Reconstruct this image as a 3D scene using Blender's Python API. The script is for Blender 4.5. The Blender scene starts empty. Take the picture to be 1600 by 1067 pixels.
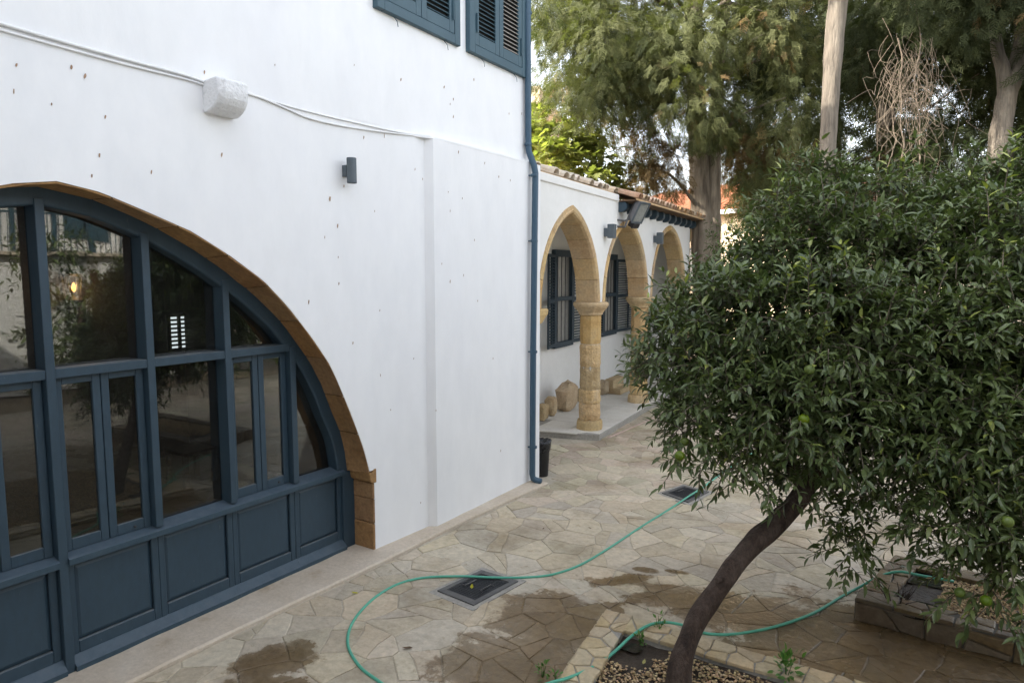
import bpy, math, random
import numpy as np
from mathutils import Vector, Matrix, Euler, noise as mnoise

random.seed(7)
rng = np.random.default_rng(7)
sc = bpy.context.scene
COL = sc.collection
R = math.radians

# ------------------------------------------------------------------ camera
F, CX, CY, CAM_H = 1067.0, 800.0, 533.5, 3.0
_p = math.atan(108.5 / F)
_y = math.atan(700 / math.hypot(F, 108.5))
FW = np.array([-math.sin(_y) * math.cos(_p), math.cos(_y) * math.cos(_p), -math.sin(_p)])
RT = np.array([math.cos(_y), math.sin(_y), 0.0])
UP = np.cross(RT, FW)
CAM = np.array([0.0, 0.0, CAM_H])
cd = bpy.data.cameras.new('camera')
cd.lens = 24.0
cd.sensor_width = 36.0
cd.clip_start = 0.05
cd.clip_end = 2000
cam = bpy.data.objects.new('camera', cd)
cam.matrix_world = Matrix(((RT[0], UP[0], -FW[0], CAM[0]), (RT[1], UP[1], -FW[1], CAM[1]),
                           (RT[2], UP[2], -FW[2], CAM[2]), (0, 0, 0, 1)))
COL.objects.link(cam)
sc.camera = cam

# ------------------------------------------------------------------ light
SUN_EL, SUN_DIR = 34.0, np.array([-0.66, -0.75])      # direction towards the sun, in plan
world = bpy.data.worlds.new('World')
sc.world = world
world.use_nodes = True
wn, wl = world.node_tree.nodes, world.node_tree.links
wn.clear()
w_out = wn.new('ShaderNodeOutputWorld')
w_bg = wn.new('ShaderNodeBackground')
w_sky = wn.new('ShaderNodeTexSky')
w_sky.sky_type = 'NISHITA'
w_sky.sun_disc = False
w_sky.sun_elevation = R(SUN_EL)
w_sky.sun_rotation = math.atan2(SUN_DIR[0], SUN_DIR[1])
w_sky.air_density = 1.0
w_sky.dust_density = 3.0
w_sky.ozone_density = 1.0
w_hs = wn.new('ShaderNodeHueSaturation')              # a hazy, almost white autumn sky
w_hs.inputs['Saturation'].default_value = 0.34
w_bg.inputs['Strength'].default_value = 0.13
wl.new(w_sky.outputs[0], w_hs.inputs['Color'])
wl.new(w_hs.outputs[0], w_bg.inputs[0])
wl.new(w_bg.outputs[0], w_out.inputs[0])
sl = bpy.data.lights.new('sun', 'SUN')
sl.energy = 2.2
sl.angle = R(0.6)
sl.color = (1.0, 0.93, 0.82)
sun = bpy.data.objects.new('sun', sl)
_sd = np.array([*(SUN_DIR / np.linalg.norm(SUN_DIR) * math.cos(R(SUN_EL))), math.sin(R(SUN_EL))])
sun.rotation_euler = Vector(_sd).to_track_quat('Z', 'Y').to_euler()
sun.location = (-20, -8, 30)
COL.objects.link(sun)
sc.view_settings.view_transform = 'Standard'
sc.view_settings.look = 'None'
sc.view_settings.exposure = 2.64
sc.view_settings.gamma = 1.0
sc.render.engine = 'CYCLES'
sc.cycles.max_bounces = 8
sc.cycles.transparent_max_bounces = 16
sc.cycles.use_denoising = True

# ------------------------------------------------------------------ pixel helpers (photograph pixels -> points in the place)
def ray(x, y):
    return FW + RT * (x - CX) / F - UP * (y - CY) / F
def gz(x, y, z=0.0):
    r = ray(x, y); return CAM + r * (z - CAM_H) / r[2]
def px(x, y, X):
    r = ray(x, y); return CAM + r * X / r[0]
def pd(x, y, d):
    return CAM + ray(x, y) * d
def proj(P):
    v = np.asarray(P) - CAM
    d = v @ FW
    return CX + F * (v @ RT) / d, CY - F * (v @ UP) / d, d

# ------------------------------------------------------------------ mesh helpers
class MB:
    def __init__(self):
        self.v, self.f = [], []
    def add(self, verts, faces):
        b = len(self.v)
        self.v.extend([tuple(map(float, p)) for p in verts])
        self.f.extend([tuple(i + b for i in q) for q in faces])
        return self
    def box(self, x0, x1, y0, y1, z0, z1, fn=None):
        P = [(x, y, z) for z in (z0, z1) for y in (y0, y1) for x in (x0, x1)]
        if fn: P = [fn(*p) for p in P]
        return self.add(P, [(0, 2, 3, 1), (4, 5, 7, 6), (0, 1, 5, 4), (2, 6, 7, 3), (0, 4, 6, 2), (1, 3, 7, 5)])
    def loft(self, rings, cap=True, closed=True):
        n = len(rings[0]); V = [p for r in rings for p in r]; Fc = []
        for i in range(len(rings) - 1):
            for j in range(n if closed else n - 1):
                k = (j + 1) % n
                Fc.append((i * n + j, i * n + k, (i + 1) * n + k, (i + 1) * n + j))
        if cap:
            Fc.append(tuple(range(n - 1, -1, -1)))
            Fc.append(tuple((len(rings) - 1) * n + j for j in range(n)))
        return self.add(V, Fc)
    def tube(self, path, rad, n=8, cap=True, bump=0.0):
        P = [np.asarray(p, float) for p in path]; rings = []
        u = None
        for i, p in enumerate(P):
            t = P[min(i + 1, len(P) - 1)] - P[max(i - 1, 0)]
            t = t / (np.linalg.norm(t) + 1e-9)
            if u is None:
                h = np.array([0, 0, 1.0]) if abs(t[2]) < 0.9 else np.array([1.0, 0, 0])
                u = np.cross(t, h)
            u = u - t * (u @ t); u /= np.linalg.norm(u) + 1e-9
            w = np.cross(t, u)
            r = rad[i] if hasattr(rad, '__len__') else rad
            ring = []
            for j in range(n):
                a = 2 * math.pi * j / n
                q = p + (u * math.cos(a) + w * math.sin(a)) * r
                if bump:
                    k = mnoise.noise(Vector(q * np.array([9, 9, 2.5]))) + .6 * mnoise.noise(Vector(q * 3))
                    q = p + (q - p) * (1 + bump * k)
                ring.append(q)
            rings.append(ring)
        return self.loft(rings, cap)
    def lathe(self, prof, c, n=16):
        rings = [[(c[0] + r * math.cos(2 * math.pi * j / n), c[1] + r * math.sin(2 * math.pi * j / n), c[2] + z)
                  for j in range(n)] for r, z in prof]
        return self.loft(rings)
    def prism(self, poly, fn, h0, h1):
        n = len(poly)
        V = [fn(p[0], p[1], h0) for p in poly] + [fn(p[0], p[1], h1) for p in poly]
        return self.add(V, [tuple(range(n - 1, -1, -1)), tuple(range(n, 2 * n))] +
                        [(j, (j + 1) % n, n + (j + 1) % n, n + j) for j in range(n)])

def smooth_path(pts, k=8):
    P = [np.asarray(p, float) for p in pts]; out = []
    for i in range(len(P) - 1):
        p0, p1, p2, p3 = P[max(i - 1, 0)], P[i], P[i + 1], P[min(i + 2, len(P) - 1)]
        for j in range(k):
            t = j / k
            out.append(.5 * ((2 * p1) + (p2 - p0) * t + (2 * p0 - 5 * p1 + 4 * p2 - p3) * t * t + (3 * p1 - p0 - 3 * p2 + p3) * t ** 3))
    out.append(P[-1])
    return out

def wloc(o):
    return Vector(o['_o']) if '_o' in o.keys() else Vector((0, 0, 0))

def link(o, parent=None):
    COL.objects.link(o)
    if parent is not None:
        o.parent = parent
        if parent.type == 'EMPTY':
            o.matrix_parent_inverse = Matrix.Translation(-parent.location)
    return o

def obj(name, mb, m, parent=None, smooth=False, bevel=0.0, kind=None, seg=1):
    me = bpy.data.meshes.new(name)
    me.from_pydata(mb.v, [], mb.f)
    me.materials.append(m)
    if smooth: me.polygons.foreach_set('use_smooth', [True] * len(me.polygons))
    me.update()
    o = bpy.data.objects.new(name, me)
    link(o, parent)
    if bevel:
        b = o.modifiers.new('bevel', 'BEVEL'); b.width = bevel; b.segments = seg; b.limit_method = 'ANGLE'; b.angle_limit = R(40)
    if kind: o['kind'] = kind
    return o

def inst(name, me, parent, M):
    o = bpy.data.objects.new(name, me)
    COL.objects.link(o)
    o.parent = parent
    if parent is not None and parent.type == 'EMPTY':
        o.matrix_parent_inverse = Matrix.Translation(-parent.location)
    o.matrix_basis = M
    return o

def npmesh(name, V, Fc, m, parent=None, tint=None, kind=None, smooth=False):
    """V (n,3), Fc (k,3) or (k,4); tint per vertex"""
    me = bpy.data.meshes.new(name)
    n, k, w = len(V), len(Fc), Fc.shape[1]
    me.vertices.add(n); me.vertices.foreach_set('co', np.ascontiguousarray(V, np.float32).ravel())
    me.loops.add(k * w); me.loops.foreach_set('vertex_index', np.ascontiguousarray(Fc, np.int32).ravel())
    me.polygons.add(k); me.polygons.foreach_set('loop_start', np.arange(0, k * w, w, dtype=np.int32))
    me.polygons.foreach_set('loop_total', np.full(k, w, np.int32))
    if smooth: me.polygons.foreach_set('use_smooth', np.ones(k, bool))
    if tint is not None:
        at = me.attributes.new('tint', 'FLOAT', 'POINT'); at.data.foreach_set('value', np.ascontiguousarray(tint, np.float32))
    me.update(calc_edges=True)
    me.materials.append(m)
    o = bpy.data.objects.new(name, me)
    link(o, parent)
    if kind: o['kind'] = kind
    return o

def tag(o, label, cat, group=None):
    o['label'] = label; o['category'] = cat
    if group: o['group'] = group
    return o

def thing(name, loc, label, cat, group=None):
    o = bpy.data.objects.new(name, None)
    o.empty_display_size = .1
    o.location = Vector([float(c) for c in loc])
    COL.objects.link(o)
    return tag(o, label, cat, group)

def copy_thing(root, loc, rz, label):
    def rec(o, par):
        c = o.copy(); COL.objects.link(c)
        if par is not None: c.parent = par
        for ch in [x for x in bpy.data.objects if x.parent == o]:
            rec(ch, c)
        return c
    c = rec(root, None)
    c.location = Vector([float(q) for q in loc]); c.rotation_euler = (0, 0, rz); c['label'] = label
    return c

# ------------------------------------------------------------------ materials
WET = [  # wet patches on the paving: centre, half-axes (metres), turn
    ((-1.2, 5.95), (1.55, .42), .10), ((-2.75, 4.9), (.62, .62), .5), ((-2.6, 4.1), (.75, .7), .3), ((0.3, 6.0), (1.9, .95), 0.0), ((-4.30, 3.2), (.36, .28), .8),
    ((-3.9, 2.9), (.5, .25), .2), ((-2.47, 6.30), (.16, .07), .3), ((-2.22, 6.42), (.13, .05), .2),
    ((-2.6, 5.95), (.38, .12), .9), ((-0.3, 5.2), (1.6, .7), -.4), ((.6, 4.6), (2.2, 1.2), 0), ((-2.2, 6.05), (.2, .06), .5)]

class NT:
    def __init__(self, name):
        self.m = bpy.data.materials.new(name); self.m.use_nodes = True
        self.n, self.l = self.m.node_tree.nodes, self.m.node_tree.links
        self.b = self.n['Principled BSDF']
    def new(self, t, **kw):
        x = self.n.new(t)
        for k, v in kw.items(): setattr(x, k, v)
        return x
    def val(self, x, sock):
        if hasattr(x, 'links') or isinstance(x, bpy.types.NodeSocket): self.l.new(x, sock)
        else: sock.default_value = x
    def math(self, op, a, b=0.0, clamp=False):
        x = self.new('ShaderNodeMath', operation=op, use_clamp=clamp)
        self.val(a, x.inputs[0]); self.val(b, x.inputs[1]); return x.outputs[0]
    def noise(self, vec, scale, detail=5, rough=.55, stretch=None):
        if stretch is not None:
            mp = self.new('ShaderNodeMapping'); mp.inputs['Scale'].default_value = stretch
            self.l.new(vec, mp.inputs[0]); vec = mp.outputs[0]
        x = self.new('ShaderNodeTexNoise'); x.inputs['Scale'].default_value = scale
        x.inputs['Detail'].default_value = detail; x.inputs['Roughness'].default_value = rough
        self.l.new(vec, x.inputs['Vector']); return x.outputs[0]
    def ramp(self, fac, stops):
        x = self.new('ShaderNodeValToRGB'); e = x.color_ramp.elements
        while len(e) < len(stops): e.new(.5)
        for el, (p, c) in zip(e, stops):
            el.position = p; el.color = (*c, 1) if len(c) == 3 else c
        self.l.new(fac, x.inputs[0]); return x.outputs[0]
    def mix(self, fac, a, b, mode='MIX'):
        x = self.new('ShaderNodeMix', data_type='RGBA', blend_type=mode)
        self.val(fac, x.inputs[0])
        for q, s in ((a, x.inputs[6]), (b, x.inputs[7])):
            if isinstance(q, tuple): s.default_value = (*q, 1)
            else: self.l.new(q, s)
        return x.outputs[2]
    def pos(self):
        return self.new('ShaderNodeNewGeometry').outputs['Position']
    def bump(self, h, strength, dist=.01):
        x = self.new('ShaderNodeBump'); x.inputs['Strength'].default_value = strength; x.inputs['Distance'].default_value = dist
        self.l.new(h, x.inputs['Height']); self.l.new(x.outputs[0], self.b.inputs['Normal'])

def mat(name, c, scale=3.0, rough=.75, bump=.3, bscale=40, bdist=.01, lo=.3, hi=.7, spec=.4, rnd=0.0, tint=0.0, metal=0.0,
        stretch=None, fine=.25, fscale=30, rvar=.1, wet=False, obj_coord=False, dust=None):
    """c: list of colours spread over a noise; fine: strength of fine mottling; rnd: random value per object"""
    t = NT(name)
    P = t.new('ShaderNodeTexCoord').outputs['Object'] if obj_coord else t.pos()
    n1 = t.noise(P, scale, 6, .6, stretch)
    k = len(c)
    col = t.ramp(n1, [(lo + (hi - lo) * i / max(k - 1, 1), q) for i, q in enumerate(c)])
    n2 = t.noise(P, fscale, 5, .65, stretch)
    if fine:
        f = t.ramp(n2, [(.25, (1 - fine,) * 3), (.75, (1 + fine,) * 3)])
        col = t.mix(1.0, col, f, 'MULTIPLY')
    if rnd:
        oi = t.new('ShaderNodeObjectInfo').outputs['Random']
        hs = t.new('ShaderNodeHueSaturation')
        t.l.new(t.math('ADD', t.math('MULTIPLY', oi, 2 * rnd), 1 - rnd), hs.inputs['Value'])
        t.l.new(t.math('ADD', t.math('MULTIPLY', t.math('FRACT', t.math('MULTIPLY', oi, 7.31)), 2.2 * rnd), 1 - 1.1 * rnd), hs.inputs['Saturation'])
        t.l.new(t.math('ADD', t.math('MULTIPLY', t.math('FRACT', t.math('MULTIPLY', oi, 13.7)), .10 * rnd), .5 - .05 * rnd), hs.inputs['Hue'])
        t.l.new(col, hs.inputs['Color']); col = hs.outputs[0]
    if tint:
        at = t.new('ShaderNodeAttribute'); at.attribute_name = 'tint'
        hs = t.new('ShaderNodeHueSaturation')
        t.l.new(t.math('ADD', t.math('MULTIPLY', at.outputs['Fac'], 2 * tint), 1 - tint), hs.inputs['Value'])
        t.l.new(t.math('ADD', t.math('MULTIPLY', t.math('FRACT', t.math('MULTIPLY', at.outputs['Fac'], 13.7)), .04), .48), hs.inputs['Hue'])
        t.l.new(col, hs.inputs['Color']); col = hs.outputs[0]
    if dust:
        sx = t.new('ShaderNodeSeparateXYZ'); t.l.new(t.new('ShaderNodeNewGeometry').outputs['True Normal'], sx.inputs[0])
        up_ = t.ramp(sx.outputs[2], [(.35, (0, 0, 0)), (.8, (1, 1, 1))])
        dn = t.ramp(t.noise(P, 11, 6, .7), [(.32, (.25,) * 3), (.68, (.85,) * 3)])
        col = t.mix(t.math('MULTIPLY', up_, dn), col, dust)
        sc_ = t.ramp(t.noise(P, 38, 4, .6, (1, 1, .25)), [(.70, (0, 0, 0)), (.76, (.7,) * 3)])
        col = t.mix(sc_, col, (.12, .135, .14))
    rg = t.math('ADD', t.math('MULTIPLY', n2, 2 * rvar), rough - rvar, True)
    if wet:
        dist = None
        for (cx, cy), (ra, rb), an in WET:
            mp = t.new('ShaderNodeMapping', vector_type='TEXTURE')
            mp.inputs['Location'].default_value = (cx, cy, 0); mp.inputs['Rotation'].default_value = (0, 0, an)
            mp.inputs['Scale'].default_value = (ra, rb, 1000)
            t.l.new(P, mp.inputs[0])
            ln = t.new('ShaderNodeVectorMath', operation='LENGTH'); t.l.new(mp.outputs[0], ln.inputs[0])
            dist = ln.outputs['Value'] if dist is None else t.math('MINIMUM', dist, ln.outputs['Value'])
        nn = t.noise(P, 3.2, 7, .62)
        d2 = t.math('ADD', dist, t.math('MULTIPLY', t.math('SUBTRACT', nn, .5), 1.5))
        d2 = t.math('ADD', d2, t.math('MULTIPLY', t.math('SUBTRACT', t.noise(P, 19, 5, .7), .5), .5))
        wf = t.ramp(d2, [(.0, (1, 1, 1)), (.60, (.95,) * 3), (.86, (.80,) * 3), (.92, (.30,) * 3), (.98, (.0, .0, .0))])
        soil = t.ramp(t.noise(P, .9, 8, .68), [(.34, (.66, .62, .55)), (.52, (1, 1, 1)), (.75, (1.10, 1.09, 1.06))])
        col = t.mix(1.0, col, soil, 'MULTIPLY')
        spots = t.ramp(t.noise(P, 7.5, 6, .7), [(.27, (.62, .56, .47)), (.40, (1, 1, 1))])
        col = t.mix(1.0, col, spots, 'MULTIPLY')
        wc = t.mix(1.0, col, (.36, .285, .19), 'MULTIPLY')
        col = t.mix(wf, col, wc)
        pd_ = t.ramp(t.noise(P, 2.1, 3, .5), [(.44, (.40,) * 3), (.58, (.07,) * 3)])
        x = t.new('ShaderNodeMix', data_type='FLOAT')
        t.l.new(wf, x.inputs[0]); t.l.new(rg, x.inputs[2]); t.l.new(pd_, x.inputs[3]); rg = x.outputs[0]
    t.l.new(col, t.b.inputs['Base Color'])
    t.l.new(rg, t.b.inputs['Roughness'])
    t.b.inputs['Specular IOR Level'].default_value = spec
    t.b.inputs['Metallic'].default_value = metal
    if bump:
        t.bump(t.noise(P, bscale, 6, .6, stretch), bump, bdist)
    return t.m

M = {}
M['plaster'] = mat('white_plaster', [(.755, .76, .77), (.815, .815, .815), (.785, .785, .795)], .9, .78, .35, 3.2, .014, fine=.03, fscale=5, stretch=(1, 1, .45))
M['plaster_far'] = mat('porch_plaster', [(.74, .73, .70), (.80, .79, .77)], 1.1, .85, .4, 6, .015, fine=.03, fscale=9)
M['plaster_rough'] = mat('lumpy_plaster', [(.78, .78, .79), (.82, .82, .82)], 3, .9, 1.0, 32, .02, fine=.04)
M['chip'] = mat('bare_plaster_chip', [(.24, .13, .085), (.44, .31, .21)], 9, .9, .3, 80)
M['blue'] = mat('blue_grey_paint', [(.026, .050, .072), (.032, .058, .080)], 2.5, .5, .25, 30, .004, fine=.12, fscale=22, spec=.4, stretch=(1, 1, .4), dust=(.15, .155, .15))
M['blue_worn'] = mat('worn_blue_paint', [(.030, .058, .082), (.038, .068, .092), (.075, .09, .105)], 7, .55, .3, 40, .004, fine=.18, lo=.35, hi=.85, dust=(.085, .11, .135))
M['shutter'] = mat('shutter_paint', [(.040, .082, .108), (.050, .098, .125)], 3, .5, .2, 40, .003, fine=.10)
M['shutter_dark'] = mat('dark_shutter_paint', [(.018, .034, .048), (.026, .046, .062)], 3, .55, .2, 40, .003, fine=.1)
M['slat_pale'] = mat('reflecting_slat_paint', [(.26, .25, .23), (.36, .33, .30)], 6, .7, .1, 40, fine=.15)  # pale tone stands in for light reflected off the slats
M['pipe'] = mat('drainpipe_paint', [(.038, .080, .122), (.046, .092, .136)], 3, .45, .1, 30, fine=.06)
M['dark'] = mat('painted_dark', [(.010, .011, .012), (.014, .015, .016)], 3, .8, 0)
M['arch_stone'] = mat('ochre_arch_stone', [(.235, .128, .052), (.31, .18, .078), (.27, .155, .068)], 4, .85, .8, 30, .016, fine=.30, fscale=24, rnd=.06)
M['stone'] = mat('honey_sandstone', [(.44, .29, .135), (.53, .375, .195), (.49, .365, .21)], 3.5, .88, .7, 30, .015, fine=.22, fscale=26, rnd=.12)
M['stone_rough'] = mat('weathered_sandstone', [(.36, .24, .115), (.54, .39, .215), (.48, .37, .24)], 5, .9, 1.0, 18, .035, fine=.3, fscale=30, rnd=.14)
M['mortar_arch'] = mat('arch_joint_mortar', [(.16, .11, .06), (.42, .36, .28)], 9, .95, .5, 40, lo=.4, hi=.6)
M['mortar'] = mat('lime_mortar', [(.50, .46, .40), (.60, .56, .49)], 6, .95, .5, 40)
M['rubble'] = mat('rubble_sandstone', [(.36, .26, .15), (.46, .36, .23)], 5, .92, .9, 20, .03, fine=.25, rnd=.12)
M['paver'] = mat('paving_stone', [(.43, .355, .255), (.50, .43, .325), (.46, .395, .30), (.53, .45, .325)], 2.6, .62, .9, 16, .014, fine=.20, fscale=17, rnd=.14, wet=True, lo=.25, hi=.75)
M['paver_field'] = mat('paving_stone_field', [(.43, .355, .255), (.50, .43, .325), (.46, .395, .30), (.53, .45, .325)], 2.6, .62, .9, 16, .014, fine=.20, fscale=17, tint=.16, wet=True, lo=.25, hi=.75)
M['bed'] = mat('paving_mortar', [(.41, .365, .29), (.50, .445, .355)], 4, .8, .8, 34, .015, fine=.18, wet=True)
M['kerb'] = mat('kerb_concrete', [(.36, .27, .18), (.50, .42, .325), (.54, .46, .365), (.57, .50, .41)], 2.4, .8, .5, 30, .01, fine=.14, fscale=30, lo=.22, hi=.7)
M['earth'] = mat('dry_earth', [(.16, .12, .08), (.24, .19, .13)], .8, .95, .5, 10)
M['soil'] = mat('wet_soil', [(.030, .021, .014), (.060, .042, .028)], 6, .55, .9, 26, .03, fine=.3)
M['gravel'] = mat('tan_gravel', [(.34, .22, .10), (.46, .33, .18), (.52, .42, .28)], 30, .7, .2, 90, tint=.35, lo=.3, hi=.7)
M['edge_stone'] = mat('planter_stone', [(.38, .29, .17), (.47, .38, .25), (.43, .36, .25)], 4, .8, .8, 22, .015, fine=.2, rnd=.14)
M['edge_wet'] = mat('damp_planter_stone', [(.115, .078, .042), (.17, .125, .072), (.14, .105, .066)], 4, .55, .8, 22, .015, fine=.25, rnd=.18)
M['mortar_damp'] = mat('damp_mortar', [(.085, .075, .06), (.12, .108, .09)], 5, .75, .6, 40)
M['mortar_grey'] = mat('grey_mortar', [(.27, .255, .23), (.34, .32, .28)], 5, .85, .6, 40)
M['iron'] = mat('grate_iron', [(.030, .032, .035), (.055, .057, .06)], 8, .6, .3, 60, .003, fine=.2, metal=.3)
M['iron_grey'] = mat('grate_frame_iron', [(.085, .085, .085), (.13, .125, .12)], 8, .6, .3, 60, .003, fine=.2, metal=.2)
M['hose'] = mat('green_hose', [(.085, .36, .25), (.11, .42, .30)], 5, .42, .05, 60, fine=.06)
M['hose_pale'] = mat('pale_pipe', [(.42, .30, .25), (.50, .38, .32)], 5, .6, 0)
M['bin'] = mat('black_bin_plastic', [(.016, .016, .018), (.024, .024, .026)], 5, .45, .1, 30)
M['bag'] = mat('black_bag_plastic', [(.012, .012, .014), (.018, .018, .02)], 5, .28, .6, 26, .02)
M['lamp_grey'] = mat('grey_lamp_metal', [(.085, .105, .12), (.11, .13, .145)], 5, .5, .1, 60, fine=.06, metal=.2)
M['flood_grey'] = mat('floodlight_casing', [(.15, .15, .16), (.21, .21, .22)], 5, .45, .1, 60, fine=.06, metal=.3)
M['white_metal'] = mat('white_conduit', [(.74, .74, .74), (.79, .79, .78)], 3, .5, .05, 40, fine=.03)
M['tile'] = mat('clay_roof_tile', [(.36, .22, .13), (.48, .34, .23), (.42, .33, .25)], 7, .9, .5, 40, .008, fine=.3, rnd=.25)
M['tile_pale'] = mat('pale_sunlit_tile', [(.50, .40, .29), (.60, .52, .42), (.55, .44, .33)], 7, .9, .5, 40, .008, fine=.25, rnd=.2)  # pale tiles, lightened in colour for the sun falling on them
M['red_roof'] = mat('far_red_roof', [(.42, .17, .09), (.52, .25, .15)], 3, .9, .4, 20, .02, fine=.25)
M['fascia'] = mat('brown_eave_board', [(.09, .055, .03), (.14, .085, .05)], 4, .85, .3, 30, fine=.2)
M['cream'] = mat('cream_render', [(.55, .42, .28), (.62, .50, .36)], 1, .9, .3, 10)
M['bark_orange'] = mat('dark_citrus_bark', [(.026, .017, .013), (.060, .040, .030), (.085, .062, .050), (.15, .115, .095)], 11, .85, 1.0, 34, .03, fine=.45, fscale=70, stretch=(1, 1, .45), lo=.3, hi=.78)
M['bark'] = mat('grey_cypress_bark', [(.055, .045, .036), (.14, .118, .092), (.205, .175, .138)], 5, .9, 1.0, 14, .07, fine=.3, fscale=18, stretch=(1, 1, .12))
M['bark_sunlit'] = mat('sunlit_cypress_bark', [(.075, .058, .043), (.22, .18, .135), (.31, .26, .20)], 5, .9, 1.0, 14, .07, fine=.3, fscale=18, stretch=(1, 1, .12))  # lighter copy of the bark, sunlight on the first trunk put into its colour
M['twig'] = mat('thin_twig', [(.09, .075, .05), (.20, .17, .13)], 8, .85, 0)
M['vine'] = mat('dry_vine_stem', [(.12, .095, .07), (.19, .15, .11)], 8, .9, 0)
M['fruit'] = mat('unripe_orange_peel', [(.075, .12, .012), (.11, .16, .018)], 8, .4, .3, 120, .002, fine=.1, rnd=.15)
M['tiles_floor'] = mat('porch_floor_slab', [(.56, .525, .46), (.66, .63, .57)], 3, .6, .3, 25, .006, fine=.12, rnd=.06)
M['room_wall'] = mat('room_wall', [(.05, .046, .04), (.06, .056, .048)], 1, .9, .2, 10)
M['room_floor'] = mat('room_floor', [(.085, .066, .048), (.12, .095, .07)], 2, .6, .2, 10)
M['wood_dark'] = mat('dark_wood', [(.035, .022, .014), (.055, .036, .022)], 6, .5, .1, 30)
M['curtain'] = mat('grey_curtain', [(.11, .105, .095), (.15, .14, .13)], 4, .9, .1, 30)

def leaf_mat(name, c0, c1, c2, rough=.38, spec=.5, single=False, trans=.15):
    t = NT(name)
    if single: f = t.new('ShaderNodeObjectInfo').outputs['Random']
    else:
        a = t.new('ShaderNodeAttribute'); a.attribute_name = 'tint'; f = a.outputs['Fac']
    col = t.ramp(f, [(0, c0), (.6, c1), (.93, c1), (1, c2)])
    n = t.noise(t.pos(), 6, 3)
    col = t.mix(1.0, col, t.ramp(n, [(.3, (.75,) * 3), (.7, (1.25,) * 3)]), 'MULTIPLY')
    t.l.new(col, t.b.inputs['Base Color'])
    t.b.inputs['Roughness'].default_value = rough
    t.b.inputs['Specular IOR Level'].default_value = spec
    if trans:
        tr = t.new('ShaderNodeBsdfTranslucent')
        t.l.new(t.mix(1.0, col, (1.6, 1.8, .7), 'MULTIPLY'), tr.inputs[0])
        mx = t.new('ShaderNodeMixShader'); mx.inputs[0].default_value = trans
        t.l.new(t.b.outputs[0], mx.inputs[1]); t.l.new(tr.outputs[0], mx.inputs[2])
        t.l.new(mx.outputs[0], t.n['Material Output'].inputs[0])
    return t.m
M['leaf'] = leaf_mat('citrus_leaf', (.042, .068, .024), (.100, .132, .046), (.27, .30, .07), rough=.36, spec=.45)
M['leaf_single'] = leaf_mat('citrus_leaf_near', (.042, .068, .024), (.100, .132, .046), (.21, .24, .055), rough=.36, spec=.45, single=True)
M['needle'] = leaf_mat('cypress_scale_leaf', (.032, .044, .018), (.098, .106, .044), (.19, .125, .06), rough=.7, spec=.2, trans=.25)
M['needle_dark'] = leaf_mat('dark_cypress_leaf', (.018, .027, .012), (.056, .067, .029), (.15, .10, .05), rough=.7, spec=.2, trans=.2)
M['needle_brown'] = leaf_mat('dry_cypress_leaf', (.06, .045, .022), (.11, .075, .035), (.17, .11, .055), rough=.8, spec=.1, trans=.2)
M['fig'] = leaf_mat('fig_leaf', (.12, .15, .05), (.22, .235, .085), (.34, .32, .11), rough=.6, spec=.3, trans=.45)
M['weed'] = leaf_mat('weed_leaf', (.05, .13, .025), (.09, .20, .035), (.16, .24, .05), rough=.5, trans=.25)
M['shrub'] = leaf_mat('shrub_leaf', (.03, .055, .018), (.07, .10, .03), (.16, .14, .05), rough=.6, spec=.3)

def glass_mat(name, tintc=(.80, .83, .82), dirt=.02):
    t = NT(name)
    tr = t.new('ShaderNodeBsdfTransparent'); tr.inputs[0].default_value = (*tintc, 1)
    gl = t.new('ShaderNodeBsdfGlossy'); gl.inputs['Roughness'].default_value = .012
    bp = t.new('ShaderNodeBump'); bp.inputs['Strength'].default_value = .05; bp.inputs['Distance'].default_value = .02
    t.l.new(t.noise(t.pos(), 2.2, 1), bp.inputs['Height']); t.l.new(bp.outputs[0], gl.inputs['Normal'])
    fr = t.new('ShaderNodeFresnel'); fr.inputs[0].default_value = 1.5
    fac = t.math('MULTIPLY', fr.outputs[0], 1.8, True)
    mx = t.new('ShaderNodeMixShader')
    t.l.new(fac, mx.inputs[0]); t.l.new(tr.outputs[0], mx.inputs[1]); t.l.new(gl.outputs[0], mx.inputs[2])
    df = t.new('ShaderNodeBsdfDiffuse'); df.inputs[0].default_value = (.30, .28, .25, 1)
    m2 = t.new('ShaderNodeMixShader')
    t.l.new(t.math('MULTIPLY', t.noise(t.pos(), 9, 6, .7), dirt * 2), m2.inputs[0])
    t.l.new(mx.outputs[0], m2.inputs[1]); t.l.new(df.outputs[0], m2.inputs[2])
    t.l.new(m2.outputs[0], t.n['Material Output'].inputs[0])
    return t.m
M['glass'] = glass_mat('window_glass')
M['lens'] = mat('floodlight_lens', [(.22, .23, .22), (.28, .29, .28)], 5, .15, 0, spec=.6)
def emit_mat(name, c, s):
    t = NT(name); t.b.inputs['Base Color'].default_value = (*c, 1)
    t.b.inputs['Emission Color'].default_value = (*c, 1); t.b.inputs['Emission Strength'].default_value = s
    return t.m
M['flame'] = emit_mat('lit_bulb', (1, .36, .07), 1.0)

# ================================================================== SETTING: ground, paving, kerb
def struct(o):
    o['kind'] = 'structure'; return o

g = MB(); g.add([(-300, -300, -.05), (300, -300, -.05), (300, 300, -.05), (-300, 300, -.05)], [(0, 1, 2, 3)])
struct(obj('ground', g, M['earth']))
KERB = [gz(*p, .0) for p in ((-60, 1205), (110, 1120), (350, 1000), (600, 881), (725, 818), (856, 758))]
bed = MB(); bed.add([(-5.6, -6, 0), (6, -6, 0), (6, 22, 0), (-5.2, 22, 0), (-6.9, 12, 0), (-7.2, 8.4, 0), (-5.6, 8.4, 0)], [(0, 1, 2, 3, 4, 5, 6)])
paving = struct(obj('paving', bed, M['bed']))

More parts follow.
